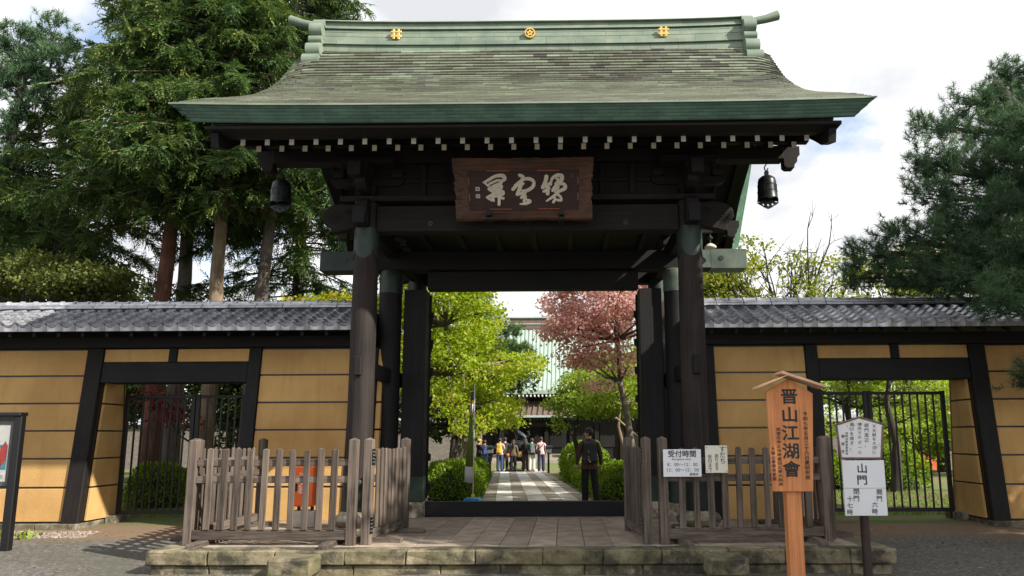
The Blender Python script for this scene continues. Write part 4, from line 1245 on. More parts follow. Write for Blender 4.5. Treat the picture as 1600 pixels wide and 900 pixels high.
# ------------------------------------------------------------------ wooden barriers
ME_CACHE = {}
def fence_panel(p0, p1, label, post_h=1.45, n=10, z=0.0, feet=True, hinge=None, endpost=(True, True)):
    a, b = Vector((p0[0], p0[1], 0)), Vector((p1[0], p1[1], 0))
    d = (b - a); Ln = d.length; d.normalize()
    ang = math.atan2(d.y, d.x)
    R = Matrix.Rotation(ang, 3, 'Z')
    t = thing('wooden_barrier', label, 'fence', (a + b) / 2 + Vector((0, 0, z)), 'wooden barriers on the gate platform')
    nrm = Vector((d.y, -d.x, 0))
    ax = 'x' if abs(d.x) > abs(d.y) else 'y'
    def bar(s0, s1, o0, o1, z0, z1, nm, mt, par=t, bev=0.006):
        c = a + d * ((s0 + s1) / 2) + nrm * ((o0 + o1) / 2) + Vector((0, 0, z + (z0 + z1) / 2))
        return MB().obox(c, (s1 - s0, o1 - o0, z1 - z0), R @ Matrix(((1, 0, 0), (0, -1, 0), (0, 0, 1))) if False else R).build(nm, mt, par, bevel=bev)
    def pointed(s, w_, th, z0, z1, nm, off=0.0, tip=.03, lean=0.0):
        m = MB(); h = w_ / 2; g = th / 2
        c = a + d * s + nrm * off
        lo = [c + d * (sx * h) + nrm * (sy * g) for sx, sy in ((-1, -1), (1, -1), (1, 1), (-1, 1))]
        vs = [q + Vector((0, 0, z + z0)) for q in lo] + [q + d * lean + Vector((0, 0, z + z1 - tip)) for q in lo] + [c + d * lean + Vector((0, 0, z + z1))]
        m.add(vs, [(3, 2, 1, 0), (0, 1, 5, 4), (1, 2, 6, 5), (2, 3, 7, 6), (3, 0, 4, 7), (4, 5, 8), (5, 6, 8), (6, 7, 8), (7, 4, 8)])
        return m.build(nm, FN['z'], t, bevel=0.005)
    rr = random.Random(int(abs(p0[0] * 100)) + n)
    for k, s in enumerate((0.06, Ln - 0.06)):
        if endpost[k]: pointed(s, .12, .12, 0.0, post_h, 'post', tip=.035)
    bar(.121, Ln - .121, -.03, .03, 1.06, 1.15, 'rail', FN[ax])
    bar(.121, Ln - .121, -.03, .03, 0.83, 0.925, 'rail', FN[ax])
    bar(.121, Ln - .121, -.05, .05, 0.07, 0.20, 'bottom_rail', FN[ax])
    for i in range(n):
        s = .12 + (Ln - .24) * (i + 1) / (n + 1) + rr.uniform(-.006, .006)
        pointed(s, .088 + rr.uniform(-.006, .006), .03, .201, 1.30 + rr.uniform(-.014, .014), 'picket', off=.047, tip=.018, lean=rr.uniform(-.013, .013))
    if feet:
        for s in (.30, Ln - .30):
            c = a + d * s
            pf = [(-.42, 0), (-.42, .06), (-.30, .075), (-.1, .075), (.1, .075), (.30, .075), (.42, .06), (.42, 0)]
            m = MB()
            v0 = [c + nrm * u + d * -.06 + Vector((0, 0, z + h - .006)) for u, h in pf]; v1 = [c + nrm * u + d * .06 + Vector((0, 0, z + h - .006)) for u, h in pf]
            k = len(pf)
            m.add(v0 + v1, [tuple(range(k)), tuple(range(2 * k - 1, k - 1, -1))] + [(i, i + k, (i + 1) % k + k, (i + 1) % k) for i in range(k)])
            m.build('foot', FN['y' if ax == 'x' else 'x'], t, bevel=0.006)
    if hinge is not None:
        s = hinge
        for zc_ in (.25, 1.18):
            h_ = bar(s - .05, s + .05, .062, .068, zc_ - .11, zc_ + .11, 'hinge_plate', IRON, bev=0)
            for i in range(2):
                for j in range(4):
                    c = a + d * (s - .02 + .04 * i) + nrm * .0695 + Vector((0, 0, z + zc_ - .07 + .047 * j))
                    MB().obox(c, (.010, .004, .010), R).build('hinge_screw', CONC, h_)
    return t
fence_panel((-4.66, -3.56), (-2.28, -3.62), 'sunlit weathered picket barrier facing the steps, in front of the red cabinet', n=10)
fence_panel((-2.15, -3.62), (-1.93, -2.05), 'sunlit weathered picket barrier running back beside the passage, by the red cabinet', n=8, hinge=.06)
fence_panel((-4.60, -1.12), (-4.66, -3.40), 'weathered picket barrier running back towards the ochre wall with the conifers behind', n=10)
fence_panel((1.88, -3.62), (4.30, -3.36), 'shaded picket barrier with two white notices hung on it', n=10)
fence_panel((1.58, -2.1), (1.72, -3.66), 'shaded picket barrier running back beside the passage, by the notices', n=8, hinge=1.5, feet=False)
fence_panel((4.36, -3.22), (4.22, -1.0), 'shaded picket barrier running back behind the orange wooden sign', n=10)

# ------------------------------------------------------------------ notices hung on the right barrier
def board_at(x0, x1, y, z0, z1, nm, mt, par, th=.012, bev=.002):
    return MB().box(x0, x1, y, y + th, z0, z1).build(nm, mt, par, bevel=bev)
PAPER = plain('notice_white', (0.74, 0.76, 0.80), 0.45, 0, 0.04, 2)
OLDW = plain('paper_cream', (0.72, 0.70, 0.60), 0.6, 0, 0.06, 4)
yn = -3.735
a = at_y(1037, 745, yn); b = at_y(1095, 702, yn)
t = thing('notice_board', 'white notice board with printed reception times on the picket barrier', 'sign', ((a.x + b.x) / 2, yn, a.z))
board_at(a.x, b.x, yn, a.z, b.z, 'panel', PAPER, t)
w_ = b.x - a.x; h_ = b.z - a.z
lettering('lettering', '受付時間', .098, (a.x + w_ * .5, yn - .002, a.z + h_ * .82), FRONT, INK, t, bold=.0015)
GREYINK = plain('grey_ink', (0.12, 0.12, 0.13), 0.6)
lettering('lettering', 'Reception time', .042, (a.x + w_ * .48, yn - .002, a.z + h_ * .64), FRONT, GREYINK, t)
lettering('lettering', '8：00〜12：00', .064, (a.x + w_ * .5, yn - .002, a.z + h_ * .44), FRONT, GREYINK, t)
lettering('lettering', '13：00〜15：00', .064, (a.x + w_ * .5, yn - .002, a.z + h_ * .24), FRONT, GREYINK, t)
lettering('lettering', '豪徳寺', .04, (a.x + w_ * .80, yn - .002, a.z + h_ * .08), FRONT, INK, t)
a = at_y(1103, 739, yn); b = at_y(1136, 696, yn)
t = thing('paper_notice', 'small handwritten cream notice pinned to the picket barrier', 'sign', ((a.x + b.x) / 2, yn, a.z))
board_at(a.x, b.x, yn, a.z, b.z, 'panel', OLDW, t)
w_ = b.x - a.x; h_ = b.z - a.z
lettering('lettering', vert('すだち'), .085, (a.x + w_ * .78, yn - .002, a.z + h_ * .64), FRONT, INK, t, line=.95)
lettering('lettering', vert('あります'), .06, (a.x + w_ * .50, yn - .002, a.z + h_ * .38), FRONT, INK, t, line=.95)
lettering('lettering', vert('受付まで'), .06, (a.x + w_ * .20, yn - .002, a.z + h_ * .34), FRONT, INK, t, line=.95)
for q in ((.06, .93), (.94, .93), (.06, .07), (.94, .07)):
    MB().obox((a.x + w_ * q[0], yn - .003, a.z + h_ * q[1]), (.012, .006, .012), Matrix.Identity(3)).build('pin', plain('rust', (0.2, 0.07, 0.03), 0.8), t)

# ------------------------------------------------------------------ orange wooden sign
ys = -5.2
g = zs(ys)
t = thing('wooden_sign', 'fresh orange cedar signboard with small gabled roof and black brush lettering on a post', 'sign', (3.27, ys, g))
def px_(u, v, y=ys): p = at_y(u, v, y); return (p.x, p.z)
poly = [px_(1208, 768), px_(1271, 768), px_(1270, 615), px_(1232, 592), px_(1197, 612)]
MB().prism(poly, 'xz', ys, ys + .045).build('board', ORW, t, bevel=0.004)
ORW2 = wood('sign_timber_end', (0.55, 0.33, 0.2), (0.78, 0.52, 0.36), 'x', 0.7, 20, 0, .1)
p0, p1, p2, p3 = px_(1180, 608), px_(1226, 588), px_(1216, 586), px_(1286, 607)
MB().prism([p0, p1, (p1[0] + .03, p1[1] + .022), (p0[0] + .01, p0[1] + .028)], 'xz', ys - .12, ys + .16).build('roof_board', ORW2, t, bevel=0.003)
MB().prism([(p2[0], p2[1] + .012), p3, (p3[0] - .008, p3[1] + .03), (p2[0] + .012, p2[1] + .042)], 'xz', ys - .125, ys + .165).build('roof_board', ORW2, t, bevel=0.003)
q0 = at_y(1228, 772, ys).x; q1 = at_y(1254, 772, ys).x
MB().box(q0 + .02, q1 - .0, ys + .046, ys + .19, g - .1, poly[0][1] + .3).build('post', ORW, t, bevel=0.006)
def col(sx, v0, v1, s, u, mt=INK, bold=0.0, y=ys, par=None, sxs=1.0, fs=.90):
    n = len(s); a_ = at_y(u, v0, y).z; b_ = at_y(u, v1, y).z
    step = (a_ - b_) / n
    for i, chx in enumerate(s):
        if chx == ' ': continue
        vv = v0 + (v1 - v0) * (i + .5) / n
        p = at_y(u + (sx * i), vv, y)
        lettering('lettering', chx, step * fs, (p.x, y - .002, p.z), FRONT, mt, par, bold=bold, sx=sxs)
col(1.0, 607, 749, '晋山江湖會', 1233, bold=.0045, par=t, sxs=1.10)
col(.32, 643, 750, '令和七年五月二十六日夏前安居', 1258, bold=.0004, par=t, sxs=1.2)
col(.32, 668, 760, '西堂名寺正法寺盛田正孝大和尚', 1216, bold=.0004, par=t, sxs=1.2)
col(.30, 698, 752, '大谿山豪徳寺堂頭', 1208, bold=.0002, par=t, sxs=1.1)

# ------------------------------------------------------------------ white enamelled sign with small roof
ys = -4.5
g = zs(ys)
t = thing('notice_sign', 'rust-stained white enamel sign with peaked top and square panel below on a dark post', 'sign', (4.36, ys, g))
def f(tr, b_):
    n = noise(tr, pos(tr), 9, 6, 0.7)
    c = ramp(tr, n, [(0.0, (0.74, 0.75, 0.77)), (0.60, (0.70, 0.71, 0.73)), (0.66, (0.55, 0.30, 0.14)), (0.72, (0.26, 0.09, 0.03))])
    tr.links.new(c, b_.inputs['Base Color']); b_.inputs['Roughness'].default_value = 0.4
ENAM = mat('rusty_enamel', f)
poly = [px_(1315, 716, ys), px_(1376, 716, ys), px_(1379, 664, ys), px_(1342, 653, ys), px_(1308, 665, ys)]
bd = MB().prism(poly, 'xz', ys, ys + .02).build('upper_panel', ENAM, t, bevel=0.003)
for (u0, v0, u1, v1) in ((1303, 665, 1342, 652), (1342, 652, 1385, 664), (1314, 716, 1377, 716), (1307, 666, 1314, 716), (1379, 666, 1377, 716)):
    a_, b_ = px_(u0, v0, ys), px_(u1, v1, ys)
    MB().tube([(a_[0], ys, a_[1]), (b_[0], ys, b_[1])], .013, 6).build('rim', plain('rusty_rim', (0.16, 0.10, 0.085), 0.7, 0, 0.4, 12), t)
a_ = px_(1321, 806, ys); b_ = px_(1381, 719, ys)
MB().box(a_[0], b_[0], ys - .004, ys + .016, a_[1], b_[1]).build('lower_panel', PAPER, t, bevel=0.003)
zsm = px_(1350, 763, ys)[1]
MB().box(a_[0] + .002, b_[0] - .002, ys - .0052, ys - .0042, zsm, zsm + .004).build('panel_seam', GREYINK, t)
MB().box(4.30, 4.39, ys + .021, ys + .10, g - .1, 1.5).build('post', wood('sign_post', (0.02, 0.014, 0.012), (0.07, 0.05, 0.045), 'z'), t, bevel=0.006)
RI = plain('faded_red_ink', (0.5, 0.05, 0.05), 0.6)
def col2(s, u, v0, v1, mt=INK, bold=.0, sxs=1.05): col(0, v0, v1, s, u, mt, bold, ys, t, sxs)
col2('文化財を大切に', 1366, 663, 710); col2('総門周辺、', 1354, 661, 700)
col2('境内での', 1343, 660, 687); col2('ボール', 1343.5, 688, 711, RI); col2('遊びを禁ず。', 1331, 660, 704)
col2('世田谷教育委員会', 1323, 675, 711, sxs=1.15); col(0, 676, 712, '豪徳寺', 1317, INK, 0, ys, t, 1.0, .48)
ys -= .004
col(0, 724, 760, '山門', 1347, INK, .002, ys, t, 1.1)
col(0, 764, 785, '開門', 1374, INK, .0005, ys, t, 1.05); col(0, 784, 805, '六時', 1367, INK, .0005, ys, t, 1.05)
col(0, 763, 785, '閉門', 1338, INK, .0005, ys, t, 1.05); col(0, 775, 806, '十七時', 1328, INK, .0005, ys, t, 1.05)

# ------------------------------------------------------------------ red fire extinguisher cabinet
REDP = plain('red_enamel', (0.80, 0.14, 0.025), 0.32, 0, 0.06, 3)
t = thing('fire_extinguisher_cabinet', 'bright red metal cabinet on a concrete block behind the pickets', 'cabinet', (-3.72, -1.5, 0))
MB().box(-3.93, -3.50, -1.66, -1.30, 0, .26).build('concrete_block', CONC, t, bevel=0.012)
for xx in (-3.82, -3.60): MB().box(xx - .02, xx + .02, -1.52, -1.46, .26, .33).build('leg', IRON, t)
cb = MB().box(-3.89, -3.55, -1.60, -1.38, .33, .98).build('cabinet', REDP, t, bevel=0.015)
MB().box(-3.875, -3.565, -1.612, -1.601, .345, .965).build('door', REDP, t, bevel=0.005)
MB().box(-3.855, -3.825, -1.622, -1.613, .58, .70).build('handle', IRON, t, bevel=.003)
lettering('lettering', vert('消火器'), .13, (-3.745, -1.6135, .70), FRONT, WHITE, t, line=.85)

# ------------------------------------------------------------------ poster board on the far side
yp = -2.5
t = thing('poster_board', 'black framed poster case on posts beside the ochre wall', 'notice board', (-8.6, yp, zs(yp)))
xr = at_y(37, 660, yp).x
MB().box(xr - .13, xr, yp - .05, yp + .06, zs(yp) - .05, 1.80).build('post', BLK, t, bevel=.01)
MB().box(xr - 1.75, xr - 1.62, yp - .05, yp + .06, zs(yp) - .05, 1.80).build('post', BLK, t, bevel=.01)
MB().box(xr - 1.8, xr + .0, yp - .09, yp + .09, 1.801, 1.86).build('hood', BLK, t, bevel=.01)
MB().box(xr - 1.62, xr - .131, yp - .0, yp + .05, .74, 1.80).build('case', plain('case_grey', (0.10, 0.10, 0.10), .5), t)
for z0, z1 in ((.70, .745), (1.74, 1.80)): MB().box(xr - 1.62, xr - .131, yp - .04, yp - .001, z0, z1).build('frame_rail', BLK, t)
xp = xr - .19
ps = MB().box(xp - .75, xp, yp - .008, yp - .001, .80, 1.66).build('poster', plain('poster_paper', (0.72, 0.72, 0.68), .5, 0, .05), t)
MB().box(xp - .74, xp - .01, yp - .0105, yp - .0085, .98, 1.36).build('poster_sea', plain('poster_teal', (0.06, 0.30, 0.36), .5), ps)
TRI = [(xp - .10, 1.02), (xp - .02, 1.12), (xp - .015, 1.32), (xp - .05, 1.42), (xp - .12, 1.30), (xp - .16, 1.14)]
MB().prism(TRI, 'xz', yp - .0125, yp - .0108).build('poster_shape', plain('poster_red', (0.45, 0.05, 0.04), .5), ps)
MB().box(xp - .70, xp - .04, yp - .0105, yp - .0085, .84, .90).build('poster_strip', plain('poster_grey', (0.35, 0.42, 0.35), .5), ps)
gl = MB().box(xr - 1.61, xr - .14, yp - .03, yp - .024, .75, 1.735)
def f(tr, b_):
    b_.inputs['Base Color'].default_value = (1, 1, 1, 1); b_.inputs['Roughness'].default_value = 0.02
    b_.inputs['Transmission Weight'].default_value = 1.0; b_.inputs['IOR'].default_value = 1.05
GLASS = mat('clear_pane', f)
gl.build('glass_pane', GLASS, t)

# ------------------------------------------------------------------ banner on its water base
xb, yb = at_y(740, 700, 2.9).x, 2.9
t = thing('banner', 'slim pole banner of green and white cloth on a blue base', 'banner', (xb, yb, zc(yb)))
BLUE = plain('blue_plastic', (0.02, 0.22, 0.52), .35, 0, .08)
MB().lathe([(0.21, zc(yb)), (0.225, zc(yb) + .03), (0.225, zc(yb) + .17), (0.18, zc(yb) + .225), (0.05, zc(yb) + .235)], xb, yb, 8).build('base', BLUE, t, bevel=.012)
MB().lathe([(0.045, zc(yb) + .235), (0.045, zc(yb) + .29), (0.02, zc(yb) + .30)], xb, yb, 12).build('cap', plain('yellow_plastic', (0.7, 0.5, 0.03), .4), t)
MB().tube([(xb, yb, zc(yb) + .24), (xb + .005, yb, 2.66)], .014, 8).build('pole', plain('silver_pole', (0.6, 0.6, 0.62), .3, .6), t, smooth=True)
MB().tube([(xb, yb, 2.50), (xb - .05, yb + .5, 2.50)], .009, 6).build('arm', MATS['silver_pole'], t)
for nm, z0, z1, c_ in (('green_cloth', .78, 1.95, (0.16, 0.24, 0.04)), ('white_hem', .42, .775, (0.72, 0.72, 0.72)), ('white_band', 1.955, 2.20, (0.7, 0.7, 0.7)), ('orange_band', 2.204, 2.28, (0.7, 0.22, 0.03)), ('purple_band', 2.284, 2.48, (0.11, 0.05, 0.2))):
    m = MB(); n = 8
    vs = []
    for zz_ in (z0, z1):
        for k in range(n + 1):
            u = k / n
            vs.append((xb - .02 - (.10 + .06 * (2.5 - zz_)) * u + .02 * math.sin(u * 9 + zz_ * 2), yb + .42 * u, zz_))
    m.add(vs, [(k, k + 1, n + 2 + k, n + 1 + k) for k in range(n)])
    o = m.build(nm, plain('cloth_' + nm, c_, .8, 0, .08), t, smooth=True)
    q = o.modifiers.new('thick', 'SOLIDIFY'); q.thickness = .004

# ------------------------------------------------------------------ courtyard path
def pc(y): return 0.0 - 0.079 * (y - 3.3)
path = MB()
ys_ = [1.9] + list(range(3, 31))
vs = []
for y in ys_: vs += [(pc(y) - 1.36, y, zc(y) + .012), (pc(y) + 1.36, y, zc(y) + .012)]
path.add(vs, [(2 * i, 2 * i + 1, 2 * i + 3, 2 * i + 2) for i in range(len(ys_) - 1)])
path = struct(path.build('path', PATHD))
cols = [(-1.33, -1.02, 'b'), (-1.01, -.58, 'l'), (-.57, -.22, 'd'), (-.21, .27, 'l'), (.28, .63, 'd'), (.64, 1.02, 'l'), (1.03, 1.33, 'b')]
r = random.Random(2)
for ci, (a, b, k) in enumerate(cols):
    y = 2.0 - r.uniform(0, .6) * 0
    while y < 28:
        ln = r.uniform(.85, 1.15) if k != 'b' else r.uniform(.5, .8)
        y1 = min(28, y + ln)
        mt = {'l': PATHL, 'd': PATHD, 'b': PATHD}[k]
        g = .006
        m = MB(); h = .055 + r.uniform(-.004, .004)
        m.hexa([(pc(y) + a, y + g, zc(y) - .02), (pc(y) + b, y + g, zc(y) - .02), (pc(y1) + b, y1 - g, zc(y1) - .02), (pc(y1) + a, y1 - g, zc(y1) - .02),
                (pc(y) + a, y + g, zc(y) + h), (pc(y) + b, y + g, zc(y) + h), (pc(y1) + b, y1 - g, zc(y1) + h), (pc(y1) + a, y1 - g, zc(y1) + h)])
        m.build('path_stone', mt, path)
        y = y1

# ------------------------------------------------------------------ plants
G_AZ = leafmat('azalea_leaf', [(0, (0.035, 0.075, 0.010)), (.5, (0.19, 0.30, 0.028)), (1, (0.32, 0.44, 0.055))], .4)
G_MAPLE = leafmat('maple_leaf', [(0, (0.10, 0.19, 0.014)), (.45, (0.27, 0.37, 0.03)), (.8, (0.40, 0.46, 0.055)), (.95, (0.42, 0.34, 0.06)), (1, (0.46, 0.20, 0.08))], .5)
G_MAPLE2 = leafmat('maple_leaf_cool', [(0, (0.08, 0.15, 0.02)), (.5, (0.23, 0.32, 0.045)), (.9, (0.36, 0.43, 0.075)), (1, (0.40, 0.30, 0.06))], .5)
G_RED = leafmat('dogwood_leaf', [(0, (0.38, 0.16, 0.145)), (.35, (0.58, 0.33, 0.30)), (.8, (0.68, 0.47, 0.43)), (1, (0.40, 0.34, 0.12))], .555)
G_CHERRY = leafmat('cherry_leaf', [(0, (0.09, 0.14, 0.02)), (.5, (0.20, 0.26, 0.035)), (.85, (0.34, 0.33, 0.05)), (1, (0.42, 0.25, 0.05))], .45)
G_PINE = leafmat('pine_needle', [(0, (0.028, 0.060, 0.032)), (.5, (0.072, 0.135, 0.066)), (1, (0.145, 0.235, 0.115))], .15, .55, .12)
G_PINE2 = leafmat('garden_pine_needle', [(0, (0.022, 0.056, 0.016)), (.5, (0.058, 0.12, 0.026)), (1, (0.12, 0.19, 0.045))], .2)
G_CON = leafmat('conifer_leaf', [(0, (0.02, 0.05, 0.018)), (.5, (0.05, 0.10, 0.034)), (.9, (0.115, 0.18, 0.05)), (1, (0.22, 0.27, 0.06))], .26)
G_DARK = leafmat('dark_leaf', [(0, (0.016, 0.03, 0.009)), (.5, (0.04, 0.068, 0.016)), (1, (0.085, 0.12, 0.028))], .25)
G_OLIVE = leafmat('olive_leaf', [(0, (0.045, 0.065, 0.014)), (.6, (0.115, 0.145, 0.035)), (.93, (0.20, 0.21, 0.055)), (1, (0.30, 0.16, 0.05))], .3)
G_WINE = leafmat('wine_leaf', [(0, (0.07, 0.014, 0.014)), (.6, (0.17, 0.03, 0.03)), (1, (0.30, 0.07, 0.05))], .4)

def rand_dirs(rng, n):
    v = rng.normal(size=(n, 3)); return unit(v)
def pad_leaves(rng, c, rad, n, ln, wd, flat=0.6, droop=0.2, tint_bias=0.0, shell=0.45):
    """leaves inside a flattened ellipsoid pad, denser towards its skin, in twig clusters"""
    nc = max(3, n // 9)
    d = rand_dirs(rng, nc); rr = shell + (1 - shell) * rng.random(nc) ** 0.5
    C = d * rr[:, None] * np.array(rad) + np.array(c)
    idx = rng.integers(0, nc, n)
    P = C[idx] + rng.normal(size=(n, 3)) * np.array([ln, ln, ln * .5]) * 1.1
    out_ = d[idx] * np.array([1, 1, .4])
    D = unit(out_ * .7 + rng.normal(size=(n, 3)) * .7 + np.array([0, 0, -droop]))
    Nn = unit(np.array([0, 0, 1.0]) + rng.normal(size=(n, 3)) * (1 - flat) * 1.2)
    ct = rng.random(nc)
    tint = np.clip(.15 + .45 * ct[idx] + .35 * rng.random(n) + tint_bias, 0, 1)
    s = .7 + .6 * rng.random(n)
    return leaf_arrays(P, D, Nn, ln * s, wd * s, tint)
def limb(mb, a, b, r0, r1, rng, sag=0.1, n=6, seg=6):
    a = Vector(a); b = Vector(b); L_ = (b - a).length
    mid = (a + b) / 2 + Vector(rng.normal(size=3)) * L_ * .07 + Vector((0, 0, L_ * sag))
    pts = []
    for i in range(n + 1):
        t = i / n
        pts.append(a * (1 - t) ** 2 + mid * 2 * t * (1 - t) + b * t * t + Vector(rng.normal(size=3)) * (L_ * .012 if 0 < i < n else 0))
    mb.tube(pts, [r0 + (r1 - r0) * (i / n) for i in range(n + 1)], seg)
    return pts
def auto_pads(rng, c, rad, n, pr=(.5, .9), flat=.45, low=-.8):
    out_ = []
    k = 0
    while len(out_) < n and k < n * 20:
        k += 1
        d = rand_dirs(rng, 1)[0]
        if d[2] < low: continue
        q = .45 + .5 * rng.random() ** .6
        p = np.array(c) + d * q * np.array(rad)
        s = pr[0] + (pr[1] - pr[0]) * rng.random()
        out_.append((p, (s, s, s * flat)))
    return out_
def broadleaf(name, label, base, trunk, pads, lm, bm_, ln, wd, dens, seed, group=None, cat='tree', r0=.16, flat=.6, twigs=3, bias=None, droop=.2):
    rng = np.random.default_rng(seed)
    t = thing(name, label, cat, base, group)
    tb = MB()
    tp = [Vector(p) for p in trunk]
    n = len(tp)
    tb.tube(tp, [r0 * (1 - .6 * i / (n - 1)) * (1.25 if i == 0 else 1) for i in range(n)], 9)
    arr = []
    for k, (c, rad) in enumerate(pads):
        cc = Vector(c)
        cand = [p for p in tp[1:] if p.z < cc.z + .3] or tp[1:2]
        s = min(cand, key=lambda p: (p - cc).length)
        pts = limb(tb, s, cc, r0 * .33, .012, rng, .06)
        for q in range(twigs):
            e = np.array(c) + rand_dirs(rng, 1)[0] * np.array(rad) * .9
            limb(tb, pts[3 + q % 3], e, .018, .005, rng, .05, 4, 4)
        area = rad[0] * rad[1] * 3.1 + rad[2] * rad[0] * 3
        b_ = 0 if bias is None else bias(c)
        arr.append(pad_leaves(rng, c, rad, int(dens * area), ln, wd, flat, droop, b_))
    tb.build('trunk', bm_, t, smooth=True)
    V, F, T = join_arrays(arr)
    V = V - np.array(base)
    o = bpy.data.objects.new('crown', np_mesh('crown', V, F, lm, T)); COL.objects.link(o); o.parent = t
    return t
def hedge_mesh(rx, ry, rz, n, seed):
    rng = np.random.default_rng(seed)
    d = rand_dirs(rng, n); d[:, 2] = np.abs(d[:, 2]) * 1.0 - .25 * (rng.random(n) < .35) * rng.random(n); d = unit(d)
    lump = 1 + .05 * np.sin(d[:, 0] * 9 + seed) * np.cos(d[:, 1] * 8) + .04 * np.sin(d[:, 2] * 11 + d[:, 0] * 6)
    p = np.sign(d) * np.abs(d) ** .8
    P = p * np.array([rx, ry, rz]) * (lump * (.90 + .12 * rng.random(n)))[:, None]
    P[:, 2] = np.maximum(P[:, 2], -rz * .15)
    D = unit(d * .8 + rng.normal(size=(n, 3)) * .55 + np.array([0, 0, .35])); Nn = unit(d + rng.normal(size=(n, 3)) * .5)
    s = .7 + .6 * rng.random(n)
    return leaf_arrays(P, D, Nn, .075 * s, .04 * s, np.clip(.1 + .8 * rng.random(n) + .15 * np.sin(P[:, 0] * 7) * np.cos(P[:, 1] * 6), 0, 1))
HB = []
for k in range(2):
    V, F, T = hedge_mesh(.82, .78, .92, 5200, k)
    V[:, 2] += .12
    HB.append(np_mesh('foliage', V, F, G_AZ, T))
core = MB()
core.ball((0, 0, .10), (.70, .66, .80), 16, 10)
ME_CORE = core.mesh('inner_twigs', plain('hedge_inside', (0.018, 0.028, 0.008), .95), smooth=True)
def bush(x, y, s, label, k, group, sz=1.0):
    t = thing('clipped_bush', label, 'bush', (x, y, zc(y) - .02), group)
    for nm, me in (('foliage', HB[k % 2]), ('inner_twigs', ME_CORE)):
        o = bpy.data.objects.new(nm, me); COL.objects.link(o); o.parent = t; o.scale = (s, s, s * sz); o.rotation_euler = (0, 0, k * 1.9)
    return t
ORD = ['first', 'second', 'third', 'fourth', 'fifth', 'sixth', 'seventh', 'eighth', 'ninth']
for k in range(9):
    y = 4.9 + k * 1.55
    bush(pc(y) - 2.15 - .06 * (k % 2), y, .95 - .01 * k, ORD[k] + ' rounded azalea along the hedge, counted from the blue banner base', k, 'azalea hedge on the banner side')
for k in range(9):
    y = 4.7 + k * 1.55
    bush(pc(y) + 2.2 + .08 * (k % 2), y, .93 - .01 * k, ORD[k] + ' rounded azalea along the hedge, counted from the man in brown', k + 1, 'azalea hedge beside the man')
bush(-3.6, 5.6, .95, 'rounded clipped azalea standing behind the hedge on the banner side', 3, 'azalea hedge on the banner side')
bush(3.3, 5.6, 1.0, 'rounded clipped azalea standing behind the hedge and the man', 4, 'azalea hedge beside the man')
p = at_z(752 - 49, 0 + 700, zc(13))
bush(-3.9, 15, .5, 'small clipped azalea under the yellow-green maple', 5, None)
bush(pc(22) + 3.0, 21.5, 1.35, 'large dark clipped bush beyond the pink shirted visitor', 2, None, 1.1)
bush(at_y(250, 730, 3.6).x, 3.6, .85, 'rounded bush behind the iron gate under the conifers', 1, None, 1.15)
for k, (x, y, s) in enumerate([(6.6, 9, 1.2), (8.4, 10, 1.3), (10.6, 9.5, 1.4)]):
    bush(x, y, s, 'broad clipped bush across the lawn behind the iron gate', k, 'bushes across the lawn', .95)

# trees inside the gate
rng = np.random.default_rng(5)
b = (-2.95, 9.2, zc(9.2))
pads = auto_pads(rng, (-3.75, 9.4, 4.3), (2.5, 2.3, 2.5), 34, (.6, 1.0), .42, -.75)
pads += [((-1.4, 9.0, 2.2), (.6, .6, .3)), ((-1.05, 9.2, 2.5), (.45, .45, .22)), ((-1.6, 8.6, 3.2), (.8, .8, .35)), ((-1.9, 8.4, 5.2), (.8, .8, .35)), ((-2.2, 8.5, 1.8), (.8, .8, .3)), ((-2.2, 8.4, 6.2), (.8, .8, .35)), ((-2.6, 8.4, 4.2), (.9, .9, .4)), ((-3.0, 8.3, 2.4), (.9, .9, .35)), ((-3.2, 8.3, 5.6), (.9, .9, .4)), ((-1.55, 9.1, 2.0), (.7, .7, .25)), ((-3.1, 8.4, 6.6), (.9, .9, .4)), ((-2.5, 8.8, 6.9), (.7, .7, .35))]
broadleaf('maple_tree', 'yellow-green maple with forked trunk overhanging the banner side of the path', b, [b, (-2.85, 9.2, .7), (-2.6, 9.2, 1.4), (-2.9, 9.3, 2.3), (-3.1, 9.4, 3.4), (-3.2, 9.4, 5.0)], pads, G_MAPLE, BARK_GREY, .105, .075, 215, 21, r0=.17, flat=.25, bias=lambda c: .10 * (c[2] < 2.6) + .04 * math.sin(c[0] * 3))
b = (-3.0, 13.2, zc(13.2))
broadleaf('maple_tree', 'maple with pale straight trunk behind the forked maple', b, [b, (-2.95, 13.2, 1.2), (-3.1, 13.3, 2.6), (-3.2, 13.4, 4)], auto_pads(np.random.default_rng(6), (-3.0, 13.6, 3.9), (2.6, 2, 1.9), 18, (.6, .9), .4) + [((-1.6, 13.3, 2.35), (.6, .6, .25)), ((-1.5, 13.6, 2.0), (.5, .5, .2))], G_MAPLE, BARK_PALE, .12, .085, 240, 22, r0=.15, flat=.25, bias=lambda c: .05)
b = (2.75, 9.0, zc(9))
pads = auto_pads(np.random.default_rng(7), (2.35, 9.0, 5.6), (2.5, 2.0, 1.75), 30, (.45, .8), .6, -.7)
